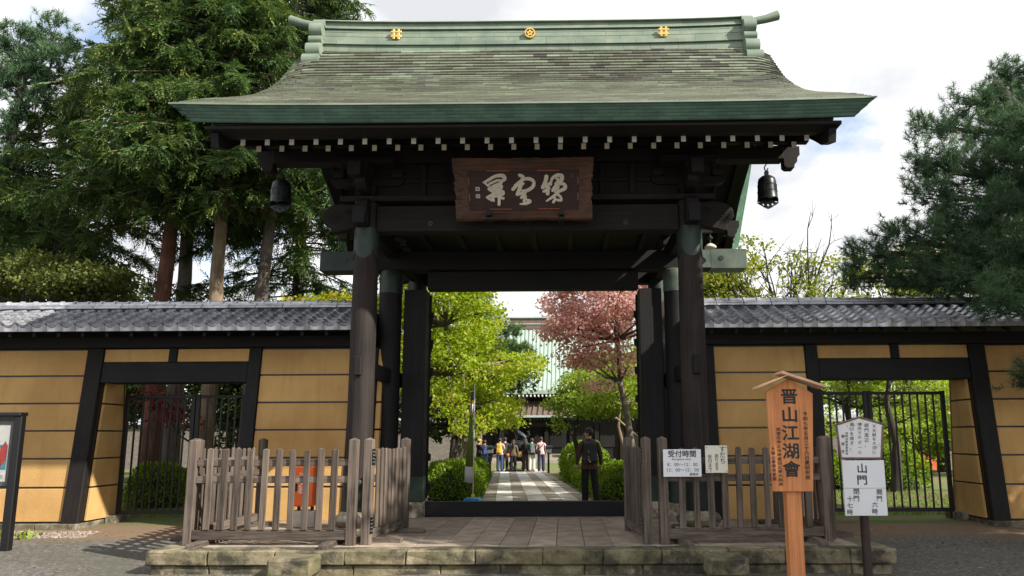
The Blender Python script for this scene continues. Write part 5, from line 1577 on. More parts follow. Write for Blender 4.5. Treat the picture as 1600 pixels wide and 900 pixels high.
pads += [((.35, 8.9, 4.6), (.5, .5, .3)), ((1.3, 8.5, 3.7), (.5, .5, .3)), ((.8, 8.6, 3.9), (.5, .5, .3)), ((2.6, 8.4, 3.6), (.5, .5, .3)), ((.5, 8.8, 5.6), (.6, .6, .4)), ((.9, 8.8, 6.3), (.6, .6, .4)), ((1.1, 8.6, 4.2), (.5, .5, .3)), ((1.7, 8.5, 3.9), (.5, .5, .3)), ((2.2, 8.4, 4.1), (.5, .5, .35)), ((1.7, 8.5, 3.0), (.4, .4, .2)), ((2.1, 8.5, 5.0), (.7, .7, .45)), ((1.2, 8.6, 5.2), (.6, .6, .4)), ((2.5, 8.5, 5.8), (.7, .7, .5)), ((1.6, 8.6, 6.6), (.7, .7, .4))]
broadleaf('dogwood_tree', 'dogwood in dusty pink-red autumn leaf leaning beside the path', b, [b, (2.7, 9, .9), (2.55, 9, 2.0), (2.35, 9, 3.1), (2.3, 9, 4.4), (2.35, 9, 6)], pads, G_RED, BARK_GREY, .125, .078, 225, 23, r0=.13, flat=.3, droop=.55)
b = (1.1, 15.5, zc(15.5))
broadleaf('maple_tree', 'dark-trunked green maple behind the hedge beside the man', b, [b, (1.15, 15.5, .8), (1.0, 15.5, 1.4), (1.2, 15.6, 2.2), (1.3, 15.6, 3.0)], auto_pads(np.random.default_rng(8), (2.1, 15.4, 2.9), (1.9, 1.8, 1.3), 20, (.5, .9), .35, -.5) + [((.5, 15.2, 2.3), (.4, .4, .2)), ((.6, 15.2, 3.3), (.5, .5, .25)), ((.55, 15.0, 1.8), (.4, .4, .2))], G_MAPLE2, BARK_DARK, .11, .08, 250, 24, r0=.13, flat=.3)
b = (2.75, 12.2, zc(12.2))
broadleaf('maple_tree', 'slender multi-stemmed green maple beneath the pink dogwood', b, [b, (2.7, 12.2, .9), (2.5, 12.2, 1.8), (2.6, 12.2, 2.6)], auto_pads(np.random.default_rng(9), (2.5, 12.2, 2.8), (1.7, 1.6, 1.1), 16, (.5, .8), .35, -.4), G_MAPLE2, BARK_PALE, .10, .075, 250, 25, r0=.09, flat=.3)
b = (4.6, 17, zc(17))
broadleaf('maple_tree', 'full green maple farther back behind the dogwood', b, [b, (4.5, 17, 1.5), (4.4, 17, 3)], auto_pads(np.random.default_rng(10), (3.6, 17, 3.4), (2.8, 2, 2.2), 20, (.7, 1.1), .45), G_MAPLE2, BARK_DARK, .13, .1, 200, 26, r0=.16)

def tuft_arrays(rng, P, A, n_per, ln, wd, tint):
    """bottle-brush needle tufts at P with axis A"""
    n = len(P)
    idx = np.repeat(np.arange(n), n_per)
    d = rng.normal(size=(n * n_per, 3)); d = unit(d)
    D = unit(d * .85 + A[idx] * .62)
    B = P[idx] + A[idx] * (rng.random((n * n_per, 1)) - .5) * ln * .9
    s = unit(np.cross(D, rng.normal(size=D.shape)))
    L_ = (ln * (.7 + .5 * rng.random(n * n_per)))[:, None]
    V = np.stack([B - s * wd / 2, B + s * wd / 2, B + D * L_], 1).reshape(-1, 3)
    F = np.arange(len(V)).reshape(-1, 3)
    tt = np.clip(tint[idx] + .25 * (rng.random(len(idx)) - .5), 0, 1)
    return V, F, np.repeat(tt, 3)
def pine(name, label, base, trunk, pads, lm, bm_, tuft, ln, wd, per, seed, group=None, r0=.25, flatup=.55):
    rng = np.random.default_rng(seed)
    t = thing(name, label, 'tree', base, group)
    tb = MB(); tp = [Vector(p) for p in trunk]; n = len(tp)
    tb.tube(tp, [r0 * (1 - .65 * i / (n - 1)) for i in range(n)], 10)
    PP = []; AA = []; TT = []
    for (c, rad) in pads:
        cc = Vector(c)
        s = min(tp[1:], key=lambda p: (p - cc).length + 1.2 * max(0, p.z - cc.z))
        pts = limb(tb, s, cc, r0 * .3, .02, rng, -.02, 7)
        nt = int(tuft * (rad[0] * rad[1] * 3.1))
        nb = max(5, nt // 7)
        ends = np.array(c) + rand_dirs(rng, nb) * np.array(rad) * (.55 + .5 * rng.random((nb, 1)))
        for e in ends[:14]: limb(tb, pts[3 + int(rng.integers(0, 4))], e, .02, .006, rng, -.05, 4, 4)
        k = rng.integers(0, nb, nt)
        P = ends[k] + rng.normal(size=(nt, 3)) * .11
        o = P - np.array(c)
        A = unit(o * np.array([1, 1, .6]) / max(rad) * .8 + np.array([0, 0, flatup]) + rng.normal(size=(nt, 3)) * .4)
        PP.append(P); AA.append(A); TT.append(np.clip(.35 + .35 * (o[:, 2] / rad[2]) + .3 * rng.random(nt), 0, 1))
    tb.build('trunk', bm_, t, smooth=True)
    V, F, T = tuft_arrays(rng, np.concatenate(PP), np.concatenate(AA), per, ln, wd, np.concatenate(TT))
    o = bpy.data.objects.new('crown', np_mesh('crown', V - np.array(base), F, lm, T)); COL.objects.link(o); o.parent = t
    return t
# big pine leaning over the right wall
def P_(u, v, y): return tuple(at_y(u, v, y))
pl = []
for (u, v, y, s) in [(1585, 120, 2.2, .62), (1525, 165, 1.8, .62), (1468, 200, 1.6, .5), (1570, 205, 1.2, .75), (1448, 250, 1.3, .5), (1515, 262, 1.0, .75), (1592, 275, .8, .8), (1462, 305, 1.1, .55), (1540, 330, .6, .8), (1600, 350, .5, .8), (1490, 372, .8, .7), (1560, 395, .4, .8), (1418, 368, 1.2, .5), (1366, 400, 1.6, .55), (1420, 420, 1.2, .65), (1485, 430, .9, .7), (1545, 440, .3, .6), (1595, 455, -.4, .55), (1560, 470, -.7, .35), (1340, 435, 1.9, .4), (1600, 180, 2.6, .8), (1630, 230, 1.0, .9), (1660, 300, .3, .9), (1650, 390, -.3, .9), (1680, 150, 2, .9), (1740, 220, 1, 1.0), (1760, 330, .2, 1.0), (1720, 430, -.8, 1.0), (1690, 470, -1.2, .8), (1830, 300, .5, 1.1), (1830, 400, -.6, 1.1), (1594, 596, -1.35, .17), (1625, 580, -1.3, .4)]:
    c = P_(u, v, y - 1.9 if v < 560 else y); s *= .88; pl.append((c, (s * 1.05, s * 1.05, s * .6)))
tb_ = (10.6, -2.0, zs(-2.0))
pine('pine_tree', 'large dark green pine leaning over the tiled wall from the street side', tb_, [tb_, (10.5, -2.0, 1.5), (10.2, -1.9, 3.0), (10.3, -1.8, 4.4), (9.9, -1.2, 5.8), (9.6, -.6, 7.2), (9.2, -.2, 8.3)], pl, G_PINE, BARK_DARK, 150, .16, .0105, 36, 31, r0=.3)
# garden pine before the hall
pl = []
for (u, v, y, s) in [(760, 500, 22, 1.0), (790, 515, 22, .8), (745, 530, 22, 1.2), (785, 545, 21.5, 1.0), (812, 550, 21.5, .8), (770, 570, 21.5, 1.2), (815, 568, 21, .7), (735, 490, 22.5, 1.2), (720, 465, 23, 1.3), (800, 585, 21, .8), (740, 470, 22, .9)]:
    pl.append((P_(u, v, y), (s, s, s * .45)))
tb_ = (-4.9, 22.5, zc(22.5))
pine('garden_pine', 'cloud-pruned pine standing before the temple hall roof', tb_, [tb_, (-4.7, 22.5, 2), (-4.4, 22.4, 4), (-4.4, 22.5, 6), (-4.5, 22.5, 7.5)], pl, G_PINE2, BARK_DARK, 75, .2, .022, 22, 32, r0=.22)
# pine on the far left
pl = []
for (u, v, y, s) in [(30, 65, 6.5, .9), (70, 95, 6.5, .9), (20, 130, 6.5, 1.0), (60, 165, 6.5, .9), (90, 60, 7, .8), (25, 255, 6, .7), (-20, 90, 6.5, 1.1), (-40, 180, 6.5, 1.1), (-30, 260, 6, 1.0), (100, 130, 7, .9), (20, 205, 6.5, .7)]:
    pl.append((P_(u, v, y), (s, s, s * .6)))
tb_ = (-16.5, 6.5, -.15)
pine('pine_tree', 'blue-green pine reaching past the big conifers against blue sky', tb_, [tb_, (-16.3, 6.5, 3), (-16, 6.5, 6), (-15.8, 6.5, 9), (-15.6, 6.5, 12)], pl, G_PINE, BARK_DARK, 75, .2, .02, 24, 33, r0=.25)

# tall conifers behind the left wall
def conifer(label, base, lean, H, z0, Rmax, nb, bm_, seed, r0=.23, ztop=None):
    rng = np.random.default_rng(seed)
    t = thing('conifer', label, 'tree', base, 'tall conifers behind the wall')
    tb = MB(); B = Vector(base)
    ax = lambda z: Vector((B.x + lean[0] * (z - B.z), B.y + lean[1] * (z - B.z), z))
    k = 12
    tb.tube([ax(B.z + H * i / k) + Vector(rng.normal(size=3)) * .03 * (i > 0) for i in range(k + 1)], [r0 * (1.15 - .95 * i / k) for i in range(k + 1)], 12)
    LP_ = []; LD = []; LN_ = []; LT = []; LL = []
    for b_ in range(nb):
        h = z0 + (B.z + H - z0) * (b_ + rng.random()) / nb
        f_ = (h - z0) / (B.z + H - z0)
        Lb = Rmax * (1 - f_ ** 1.7) * (.65 + .45 * rng.random()) * (.6 + .4 * min(1, f_ / .12)) + .3
        a = rng.random() * 6.283
        o = np.array([math.cos(a), math.sin(a), 0.0]); lat = np.array([-o[1], o[0], 0.0])
        s = np.array(ax(h))
        m = 9
        ts = np.linspace(0, 1, m)
        drop = (.35 * rng.random() - .05) * ts - .65 * ts ** 1.7
        pts = s + np.outer(ts, o) * Lb + np.outer(drop * Lb * .55, [0, 0, 1]) + rng.normal(size=(m, 3)) * .04 * ts[:, None]
        tb.tube([Vector(p) for p in pts[::2]], [.035 * (1 - .8 * q) for q in ts[::2]], 4)
        ns = int(15 * Lb) + 6
        tt = .15 + .85 * rng.random(ns) ** .7
        base_p = np.stack([np.interp(tt, ts, pts[:, q]) for q in range(3)], 1)
        side = np.where(rng.random(ns) < .5, -1.0, 1.0)
        sd = unit(side[:, None] * lat * .6 + o * .5 + np.outer(.15 - 1.05 * rng.random(ns), [0, 0, 1]) + rng.normal(size=(ns, 3)) * .38)
        sl_ = (.28 + .38 * rng.random(ns)) * (1.1 - .4 * tt)
        nl = 16
        u = np.tile(np.linspace(.05, 1, nl), ns); ii = np.repeat(np.arange(ns), nl)
        lp = base_p[ii] + sd[ii] * (sl_[ii] * u)[:, None] + np.outer(-(u ** 2) * .10, [0, 0, 1])
        sgn = np.where(np.arange(ns * nl) % 2 == 0, 1.0, -1.0)[:, None]
        upn = unit(np.array([0, 0, 1.0]) + rng.normal(size=(ns, 3)) * .35)
        cr_ = unit(np.cross(sd, upn))
        ld = unit(sd[ii] * .75 + sgn * cr_[ii] * .7 + rng.normal(size=(ns * nl, 3)) * .18 + np.array([0, 0, -.18]))
        LP_.append(lp); LD.append(ld); LN_.append(upn[ii] + rng.normal(size=(ns * nl, 3)) * .3)
        LT.append(np.clip(.12 + .25 * rng.random() + .3 * tt[ii] + .15 * u + .3 * rng.random(ns)[ii], 0, 1)); LL.append(np.full(ns * nl, .132) * (1.1 - .45 * u))
    tb.build('trunk', bm_, t, smooth=True)
    L_ = np.concatenate(LL)
    V, F, T = leaf_arrays(np.concatenate(LP_), np.concatenate(LD), np.concatenate(LN_), L_, L_ * .31, np.concatenate(LT))
    o = bpy.data.objects.new('crown', np_mesh('crown', V - np.array(base), F, G_CON, T)); COL.objects.link(o); o.parent = t
    return t
def gx(u, v, y): return at_y(u, v, y).x
conifer('conifer with red-brown bark behind the tiled wall', (gx(236, 690, 5), 5, -.15), (.0, 0), 17.5, 7.2, 3.1, 240, BARK_RED, 41, .23)
conifer('conifer with dark grey bark close beside the red-barked trunk', (gx(268, 690, 6), 6, -.15), (.0, 0), 18, 8.6, 3.2, 170, BARK_GREY, 42, .22)
conifer('conifer with pale grey-brown straight bark in the middle of the stand', (gx(322, 690, 4.2), 4.2, -.15), (.0, 0), 16.5, 7.8, 3.4, 230, BARK_PALE, 43, .2)
conifer('conifer with a leaning trunk next to the gate roof', (gx(378, 690, 5), 5, -.15), (.055, 0), 17, 7.4, 3.6, 230, BARK_GREY, 44, .19)
conifer('conifer set farthest back, filling the gap beside the gate roof', (gx(455, 690, 9), 9, -.15), (.0, 0), 17.5, 5.4, 4.0, 160, BARK_DARK, 45, .22)
conifer('conifer at the outer edge of the stand with low sweeping branches', (gx(62, 690, 7.0), 7.0, -.15), (.0, 0), 12.2, 3.8, 3.7, 165, BARK_DARK, 46, .22)

# lower broadleaf trees behind the left wall
b = (gx(70, 690, 3.2), 3.2, -.13)
bx_, by_ = b[0], b[1]
broadleaf('camellia_tree', 'low spreading olive-green tree behind the tiled wall under the conifers', b, [b, (bx_, by_, 1.5), (bx_ + .1, by_, 3.0)], [(P_(u, v, 3.0 + .5 * (i % 3)), (.75, .75, .28)) for i, (u, v) in enumerate([(20, 425), (60, 412), (100, 420), (140, 432), (170, 440), (30, 448), (80, 445), (120, 450), (-10, 440), (-40, 420), (155, 452), (50, 430)])], G_OLIVE, BARK_DARK, .10, .06, 420, 51, r0=.14)
b = (gx(480, 690, 6), 6, -.15)
broadleaf('maple_tree', 'bright yellow-green maple between the conifers and the gate column', b, [b, (b[0], 6, 2), (b[0] + .1, 6, 3.6)], auto_pads(np.random.default_rng(52), (b[0] + .3, 6, 4.0), (2.2, 1.7, 1.35), 22, (.5, .8), .4, -.6), G_MAPLE, BARK_DARK, .11, .08, 330, 52, r0=.12, bias=lambda c: .22)
b = (gx(330, 690, 12), 12, zc(12))
broadleaf('wine_maple', 'dark wine-red maple glimpsed among the conifer trunks', b, [b, (b[0], 12, 2), (b[0] + .1, 12, 3.6)], auto_pads(np.random.default_rng(53), (gx(300, 400, 10), 10, 5.0), (3.5, 1.0, 1.8), 12, (.4, .7), .4) + [(P_(240 + 22 * i, 620 + 20 * (i % 3), 2.6), (.4, .4, .25)) for i in range(3)], G_WINE, BARK_DARK, .11, .08, 130, 53, r0=.12)
# background woodland behind the left wall, each tree its own
kinds = ['dark evergreen broadleaf tree in the wood behind the conifers', 'dark rounded tree in the wood behind the conifers, lower crown']
for i in range(9):
    x = -27 + i * 2.75 + (i % 3) * .6; y = 15 + (i * 7 % 5) * 2.2
    b = (x, y, zc(y)); H_ = 6.0 + (i * 5 % 4) * .9
    broadleaf('evergreen_tree', 'dark evergreen tree in the wood behind the conifer stand', b, [b, (x, y, 2), (x + .2, y, H_ * .6)], auto_pads(np.random.default_rng(60 + i), (x, y, H_ * .55), (2.4, 2.0, H_ * .42), 16, (.9, 1.4), .6, -.9), G_DARK, BARK_DARK, .26, .17, 55, 60 + i, group='dark trees in the wood', r0=.2, twigs=1)
b = (gx(22, 690, 9.5), 9.5, zc(9.5))
broadleaf('evergreen_tree', 'tall dark evergreen at the edge of the wood beneath the blue-green pine', b, [b, (b[0], 9.5, 3), (b[0] + .2, 9.5, 7)], auto_pads(np.random.default_rng(95), (b[0], 9.5, 6.6), (2.2, 1.8, 3.4), 26, (.8, 1.2), .55, -.9), G_DARK, BARK_DARK, .17, .10, 120, 95, group='dark trees in the wood', r0=.2, twigs=2)
# trees behind the right wall
def cherry(label, u, y, seed, bare, crown, H_, lm=G_CHERRY, dens=190):
    b = (gx(u, 690, y), y, zc(y)); x = b[0]
    t = broadleaf('cherry_tree', label, b, [b, (x + .1, y, 1.2), (x - .1, y, 2.4), (x + .1, y, 3.4)], auto_pads(np.random.default_rng(seed), (x + crown[0], y, crown[1]), crown[2], crown[3], (.45, .8), .45, -.7), lm, BARK_DARK, .105, .065, dens, seed, r0=.14)
    if bare:
        rg_ = np.random.default_rng(seed + 100); m = MB()
        for k in range(bare):
            e = Vector((x + rg_.uniform(-3.0, 3.2), y + rg_.uniform(-1, 1), H_ + rg_.uniform(-1.2, .3)))
            pts = limb(m, (x + .1, y, 3.0), e, .05, .008, rg_, .05, 8, 5)
            for q in range(6):
                s = pts[3 + q % 5]; e2 = s + Vector((rg_.uniform(-.8, .8), rg_.uniform(-.6, .6), rg_.uniform(.1, .9)))
                p2 = limb(m, s, e2, .014, .004, rg_, .03, 4, 4)
                for z_ in range(2): limb(m, p2[2], p2[2] + Vector((rg_.uniform(-.4, .4), rg_.uniform(-.3, .3), rg_.uniform(.05, .45))), .007, .003, rg_, 0, 3, 3)
        m.build('bare_branches', BARK_DARK, t)
    return t
cherry('thinning cherry with bare upper branches above the tiled wall', 1235, 5.5, 71, 9, (.0, 5.2, (2.7, 1.4, 1.5), 30), 7.2, G_CHERRY, 120)
cherry('leafy yellow-green cherry behind the gate lintel end', 1130, 6.5, 72, 3, (.1, 5.2, (1.6, 1.4, 1.5), 22), 6.8, G_CHERRY, 150)
cherry('leafy green cherry between the bare cherry and the pine', 1395, 8.0, 73, 2, (.1, 5.0, (2.8, 1.5, 1.8), 26), 7.0, G_CHERRY, 140)
cherry('broad low maple seen through the bars across the lawn', 1330, 10, 74, 0, (.8, 3.0, (3.4, 1.6, 1.5), 26), 4, G_MAPLE2, 230)
cherry('yellowing tree rising behind the crown of the pine', 1530, 8.0, 75, 2, (-.4, 6.0, (2.6, 1.4, 1.7), 20), 7.6, G_CHERRY, 150)
for i in range(7):
    x = 5.5 + i * 3.4; y = 17 + (i * 7 % 5) * 2.0
    b = (x, y, zc(y)); H_ = 5.0 + (i * 5 % 4) * .5
    broadleaf('garden_tree', 'mid-green garden tree in the row beyond the lawn', b, [b, (x, y, 1.5), (x + .2, y, H_ * .6)], auto_pads(np.random.default_rng(80 + i), (x, y, H_ * .5), (2.3, 1.8, H_ * .42), 15, (.9, 1.3), .6, -.9), G_MAPLE2, BARK_DARK, .22, .15, 70, 80 + i, group='garden trees beyond the lawn', r0=.18, twigs=1)
# street tree standing right of the view, whose shade falls on the wall and barriers
b = (12.8, -6.4, zs(-6.4))
broadleaf('street_tree', 'broad evergreen street tree shading the wall from beside the pine', b, [b, (12.8, -6.4, 2.5), (12.6, -6.4, 5), (12.6, -6.3, 7)], auto_pads(np.random.default_rng(90), (12.6, -6.2, 7.3), (4.3, 4.6, 2.5), 60, (1.0, 1.5), .6, -.95), G_DARK, BARK_GREY, .24, .16, 100, 90, r0=.3, twigs=1)

# fallen leaves and grit on the street
rng = np.random.default_rng(12)
n = 900
P = np.stack([rng.uniform(-11, 11, n), rng.uniform(-7.5, -.9, n), np.zeros(n)], 1)
P = P[(np.abs(P[:, 0]) > 5.05) | (P[:, 1] < -4.9)]
P[:, 2] = [zs(y) + .02 for y in P[:, 1]]
n = len(P)
V, F, T = leaf_arrays(P, rng.normal(size=(n, 3)) * np.array([1, 1, .1]), np.array([0, 0, 1.0]) + rng.normal(size=(n, 3)) * .25, .035 + .04 * rng.random(n), .018 + .02 * rng.random(n), rng.random(n))
LIT = leafmat('fallen_leaf', [(0, (0.10, 0.045, 0.02)), (.6, (0.26, 0.13, 0.05)), (.9, (0.36, 0.28, 0.10)), (1, (0.4, 0.35, 0.25))], .1)
o = bpy.data.objects.new('fallen_leaves', np_mesh('fallen_leaves', V, F, LIT, T)); COL.objects.link(o)
tag(o, 'scattered dry leaves lying on the worn street surface', 'leaves'); stuff(o)
n = 700
P = np.stack([rng.uniform(-8.9, -7.4, n), -1.0 - .55 * rng.random(n) ** 1.3, np.zeros(n)], 1)
P[:, 2] = [zs(y) + .005 for y in P[:, 1]]
m = MB()
for p in P[:500]:
    s = rng.uniform(.008, .024)
    m.obox(p, (s * 2, s * 1.6, s * 1.3), Matrix.Rotation(rng.uniform(0, 3), 3, 'Z') @ Matrix.Rotation(rng.uniform(0, 1), 3, 'X'))
o = m.build('gravel', plain('pale_gravel', (0.26, 0.21, 0.175), .9, 0, .4, 20)); tag(o, 'pale gravel along the foot of the ochre wall by the poster case', 'gravel'); stuff(o)
n = 40
P = np.stack([rng.uniform(-8.9, -8.2, n), rng.uniform(-1.7, -1.2, n), np.zeros(n)], 1); P[:, 2] = [zs(y) for y in P[:, 1]]
V, F, T = leaf_arrays(P, rng.normal(size=(n, 3)) * .8 + np.array([0, 0, 1.0]), rng.normal(size=(n, 3)), .10 + .06 * rng.random(n), .06, rng.random(n))
o = bpy.data.objects.new('weeds', np_mesh('weeds', V, F, G_AZ, T)); COL.objects.link(o); tag(o, 'small green weeds at the foot of the poster case', 'weeds'); stuff(o)
# moss and grass blades on the lawn behind the right iron gate
n = 16000
P = np.stack([rng.uniform(3.5, 11, n), .9 + 8 * rng.random(n) ** 1.3, np.zeros(n)], 1)
P[:, 2] = [zc(y) for y in P[:, 1]]
V, F, T = leaf_arrays(P, rng.normal(size=(n, 3)) * .6 + np.array([0, 0, 1.0]), rng.normal(size=(n, 3)), .03 + .04 * rng.random(n), .014, rng.random(n))
o = bpy.data.objects.new('grass', np_mesh('grass', V, F, leafmat('lawn_blade', [(0, (0.06, 0.10, 0.012)), (1, (0.22, 0.30, 0.04))], .3), T)); COL.objects.link(o); tag(o, 'short mossy lawn seen through the bars of the iron gate', 'grass'); stuff(o)
n = 9000
P = np.stack([rng.uniform(-12, -5, n), .9 + 8 * rng.random(n) ** 1.3, np.zeros(n)], 1)
P[:, 2] = [zc(y) for y in P[:, 1]]
V, F, T = leaf_arrays(P, rng.normal(size=(n, 3)) * .6 + np.array([0, 0, 1.0]), rng.normal(size=(n, 3)), .03 + .04 * rng.random(n), .014, rng.random(n) * .6)
o = bpy.data.objects.new('grass', np_mesh('grass', V, F, MATS['lawn_blade'], T)); COL.objects.link(o); tag(o, 'shaded short grass under the conifer trunks', 'grass'); stuff(o)

# ------------------------------------------------------------------ temple hall behind
HX, HY = 1.2, 44.0
hz = zc(40)
hall = thing('temple_hall', 'temple hall with broad pale green ribbed roof at the end of the path', 'building', (HX, HY + 7, hz))
HG = plain('hall_copper', (0.33, 0.42, 0.365), .5, .05, .12, 1.2)
HGD = plain('hall_copper_rib', (0.28, 0.365, 0.315), .5, .05, .12, 1.2)
def hroof(t_):   # slope from ridge (0) to eave (1), concave
    y = HY + 7 - 7.6 * t_; z = 11.1 - 6.15 * (1 - (1 - t_) ** 1.55) * 1.0
    return y, z
def hhw(t_): return 5.4 + 5.2 * t_ ** 1.6
m = MB(); n = 14
vs = []
for side in (1, -1):
    for i in range(n + 1):
        y, z = hroof(i / n); y = HY + 7 - (HY + 7 - y) * side
        vs += [(HX - hhw(i / n), y, z), (HX + hhw(i / n), y, z)]
for s_ in (0, 1):
    o_ = s_ * 2 * (n + 1)
    m.add([], [])
m.add(vs, [(o_ + 2 * i, o_ + 2 * i + 1, o_ + 2 * i + 3, o_ + 2 * i + 2) for o_ in (0, 2 * (n + 1)) for i in range(n)])
hr = m.build('roof', HG, hall)
q = hr.modifiers.new('thick', 'SOLIDIFY'); q.thickness = .25; q.offset = -1
for k in range(62):
    xr_ = -1 + 2 * (k + .5) / 62
    pts = []
    for i in range(9):
        y, z = hroof(i / 8); pts.append((HX + xr_ * hhw(1) if abs(xr_ * hhw(1)) < hhw(i / 8) else HX + math.copysign(hhw(i / 8), xr_), y - .01, z + .03))
    MB().tube(pts, .055, 5).build('roof_rib', HGD, hr)
for sx in (-1, 1):
    m = MB()
    vs = []
    for i in range(n + 1):
        y, z = hroof(i / n); vs += [(HX + sx * (hhw(i / n) - .05), y, z - .1), (HX + sx * (hhw(i / n) - .05), 2 * (HY + 7) - y, z - .1)]
    m.add(vs, [(2 * i, 2 * i + 1, 2 * i + 3, 2 * i + 2) for i in range(n)]).build('gable', BR['x'], hall)
RB = plain('ridge_brown', (0.13, 0.085, 0.07), .7, 0, .2, 3)
MB().box(HX - 5.5, HX + 5.5, HY + 6.7, HY + 7.3, 10.9, 11.85).build('ridge', RB, hall)
MB().box(HX - 5.7, HX + 5.7, HY + 6.55, HY + 7.45, 11.86, 12.0).build('ridge_cap', HG, hall)
MB().box(HX - 5.55, HX + 5.55, HY + 6.64, HY + 7.36, 11.3, 11.38).build('ridge_band', HG, hall)
MB().box(HX - 10.5, HX + 10.5, HY - .75, HY - .55, 4.72, 4.98).build('eave_board', HGD, hall)
for k in range(70):
    xx = HX - 10.4 + 20.8 * k / 69
    MB().box(xx - .05, xx + .05, HY - .72, HY + 1.4, 4.52, 4.66).build('rafter', CREAM2 if k % 1 == 0 else DK['y'], hall)
MB().box(HX - 9, HX + 9, HY + 1.5, HY + 12.5, hz, 4.95).build('wall', DK['z'], hall)
for k in range(9):
    xx = HX - 8 + 2 * k
    MB().box(xx - .16, xx + .16, HY + 1.2, HY + 1.5, hz, 4.5).build('pillar', BR['z'], hall)
for k in range(8):
    xx = HX - 7 + 2 * k
    MB().box(xx - .75, xx + .75, HY + 1.42, HY + 1.495, .6, 2.6).build('lattice_door', BR['z'], hall)
MB().box(HX - 9, HX + 9, HY + 1.3, HY + 1.49, 3.3, 3.6).build('white_frieze', plain('frieze_white', (0.55, 0.53, 0.48), .8), hall)
# porch roof over the entrance
px0, px1 = -4.4, .9
m = MB(); vs = []
for i in range(7):
    t_ = i / 6; y = HY + 1.0 - 3.6 * t_; z = 4.25 - 1.25 * (1 - (1 - t_) ** 1.4)
    vs += [(px0 - .5 * t_, y, z), (px1 + .5 * t_, y, z)]
m.add(vs, [(2 * i, 2 * i + 1, 2 * i + 3, 2 * i + 2) for i in range(6)])
PR = plain('porch_brown', (0.16, 0.12, 0.095), .55, .1, .2, 2)
pr_ = m.build('porch_roof', PR, hall)
q = pr_.modifiers.new('thick', 'SOLIDIFY'); q.thickness = .14; q.offset = -1
for k in range(13):
    xx = px0 + .1 + (px1 - px0 - .2) * k / 12
    MB().tube([(xx, HY + 1.0, 4.29), (xx, HY - .2, 3.80), (xx, HY - 1.4, 3.38), (xx, HY - 2.6, 3.06)], .045, 5).build('roof_rib', PR, pr_)
MB().box(px0 - .6, px1 + .6, HY - 2.68, HY - 2.5, 2.86, 3.02).build('porch_eave', HG, hall)
for k in range(26):
    xx = px0 - .5 + (px1 - px0 + 1) * k / 25
    MB().box(xx - .04, xx + .04, HY - 2.62, HY - .6, 2.68, 2.80).build('rafter', BR['y'], hall)
for xx in (px0 + .3, px1 - .3): MB().box(xx - .17, xx + .17, HY - 2.0, HY - 1.66, hz, 2.68).build('porch_pillar', DK['z'], hall)
MB().box(px0 - .2, px1 + .2, HY - 1.95, HY - 1.7, 2.2, 2.6).build('porch_beam', DK['x'], hall)
a = at_y(815, 622, HY + .9)
MB().box(a.x - 1.0, a.x + .6, HY + .86, HY + .98, a.z - .6, a.z + .55).build('name_board', plain('hall_plaque', (0.012, 0.016, 0.03), .5), hall)
lettering('lettering', '武', 1.0, (a.x + .05, HY + .855, a.z), FRONT, plain('plaque_letter', (0.5, 0.55, 0.6), .5), hall)
for k in range(3): MB().box(px0 - .4, px1 + .4, HY - 2.4 + .4 * k, HY + 1.2, hz + .2 * k, hz + .2 * (k + 1) - .003).build('stair', PATHD, hall)
# low garden building glimpsed past the lawn
b = at_y(1432, 690, 26)
t = thing('garden_pavilion', 'small orange-red building glimpsed through the bars across the lawn', 'building', (b.x, 27.2, zc(26)))
MB().box(b.x - 1.3, b.x + 1.3, 26, 28.4, zc(26), 1.9).build('wall', plain('vermilion', (0.62, 0.14, 0.04), .6), t)
MB().prism([(b.x - 1.6, 1.905), (b.x + 1.6, 1.905), (b.x, 2.9)], 'xz', 25.6, 28.8).build('roof', TILE, t)
for dx in (-.7, .55): MB().box(b.x + dx - .3, b.x + dx + .3, 25.95, 25.995, .5, 1.4).build('window', WHITE, t)
# boundary wall far beyond, closing the garden at either side
for sx, lab in ((-1, 'long dark garden wall closing the wood behind the conifers'), (1, 'long dark garden wall closing the garden behind the lawn')):
    x0, x1 = sorted((sx * (4.6 if sx < 0 else 13), sx * 48))
    t = thing('garden_wall', lab, 'wall', ((x0 + x1) / 2, 33, zc(33)))
    MB().box(x0, x1, 32.8, 33.2, zc(33) - .1, 2.3).build('wall_body', plain('garden_wall_grey', (0.16, 0.14, 0.12), .9), t)
    MB().prism([(32.5, 2.305), (33.5, 2.305), (33, 2.75)], 'yz', x0, x1).build('coping', TILE, t)

# ------------------------------------------------------------------ bronze incense burner with lion
ib = at_z(818, 733, zc(25.3))
X, Y_, Z_ = ib.x, 25.3, zc(25.3)
t = thing('incense_burner', 'large dark bronze incense burner crowned by a lion, gilt crest on its bowl', 'incense burner', (X, Y_, Z_))
MB().box(X - .75, X + .75, Y_ - .75, Y_ + .75, Z_, Z_ + .16).build('stone_base', BASE, t, bevel=.02)
for k in range(3):
    a = -math.pi / 2 + k * 2 * math.pi / 3 + .5
    MB().tube([(X + .34 * math.cos(a), Y_ + .34 * math.sin(a), Z_ + .65), (X + .50 * math.cos(a), Y_ + .50 * math.sin(a), Z_ + .45), (X + .42 * math.cos(a), Y_ + .42 * math.sin(a), Z_ + .165)], [.13, .10, .12], 8).build('leg', BRONZE, t, smooth=True)
bw = MB().lathe([(.2, .55), (.45, .62), (.58, .8), (.60, 1.0), (.52, 1.12), (.56, 1.18), (.66, 1.24), (.66, 1.30), (.3, 1.31)], 0, 0, 24).xf(Matrix.Translation((X, Y_, Z_))).build('bowl', BRONZE, t, smooth=True)
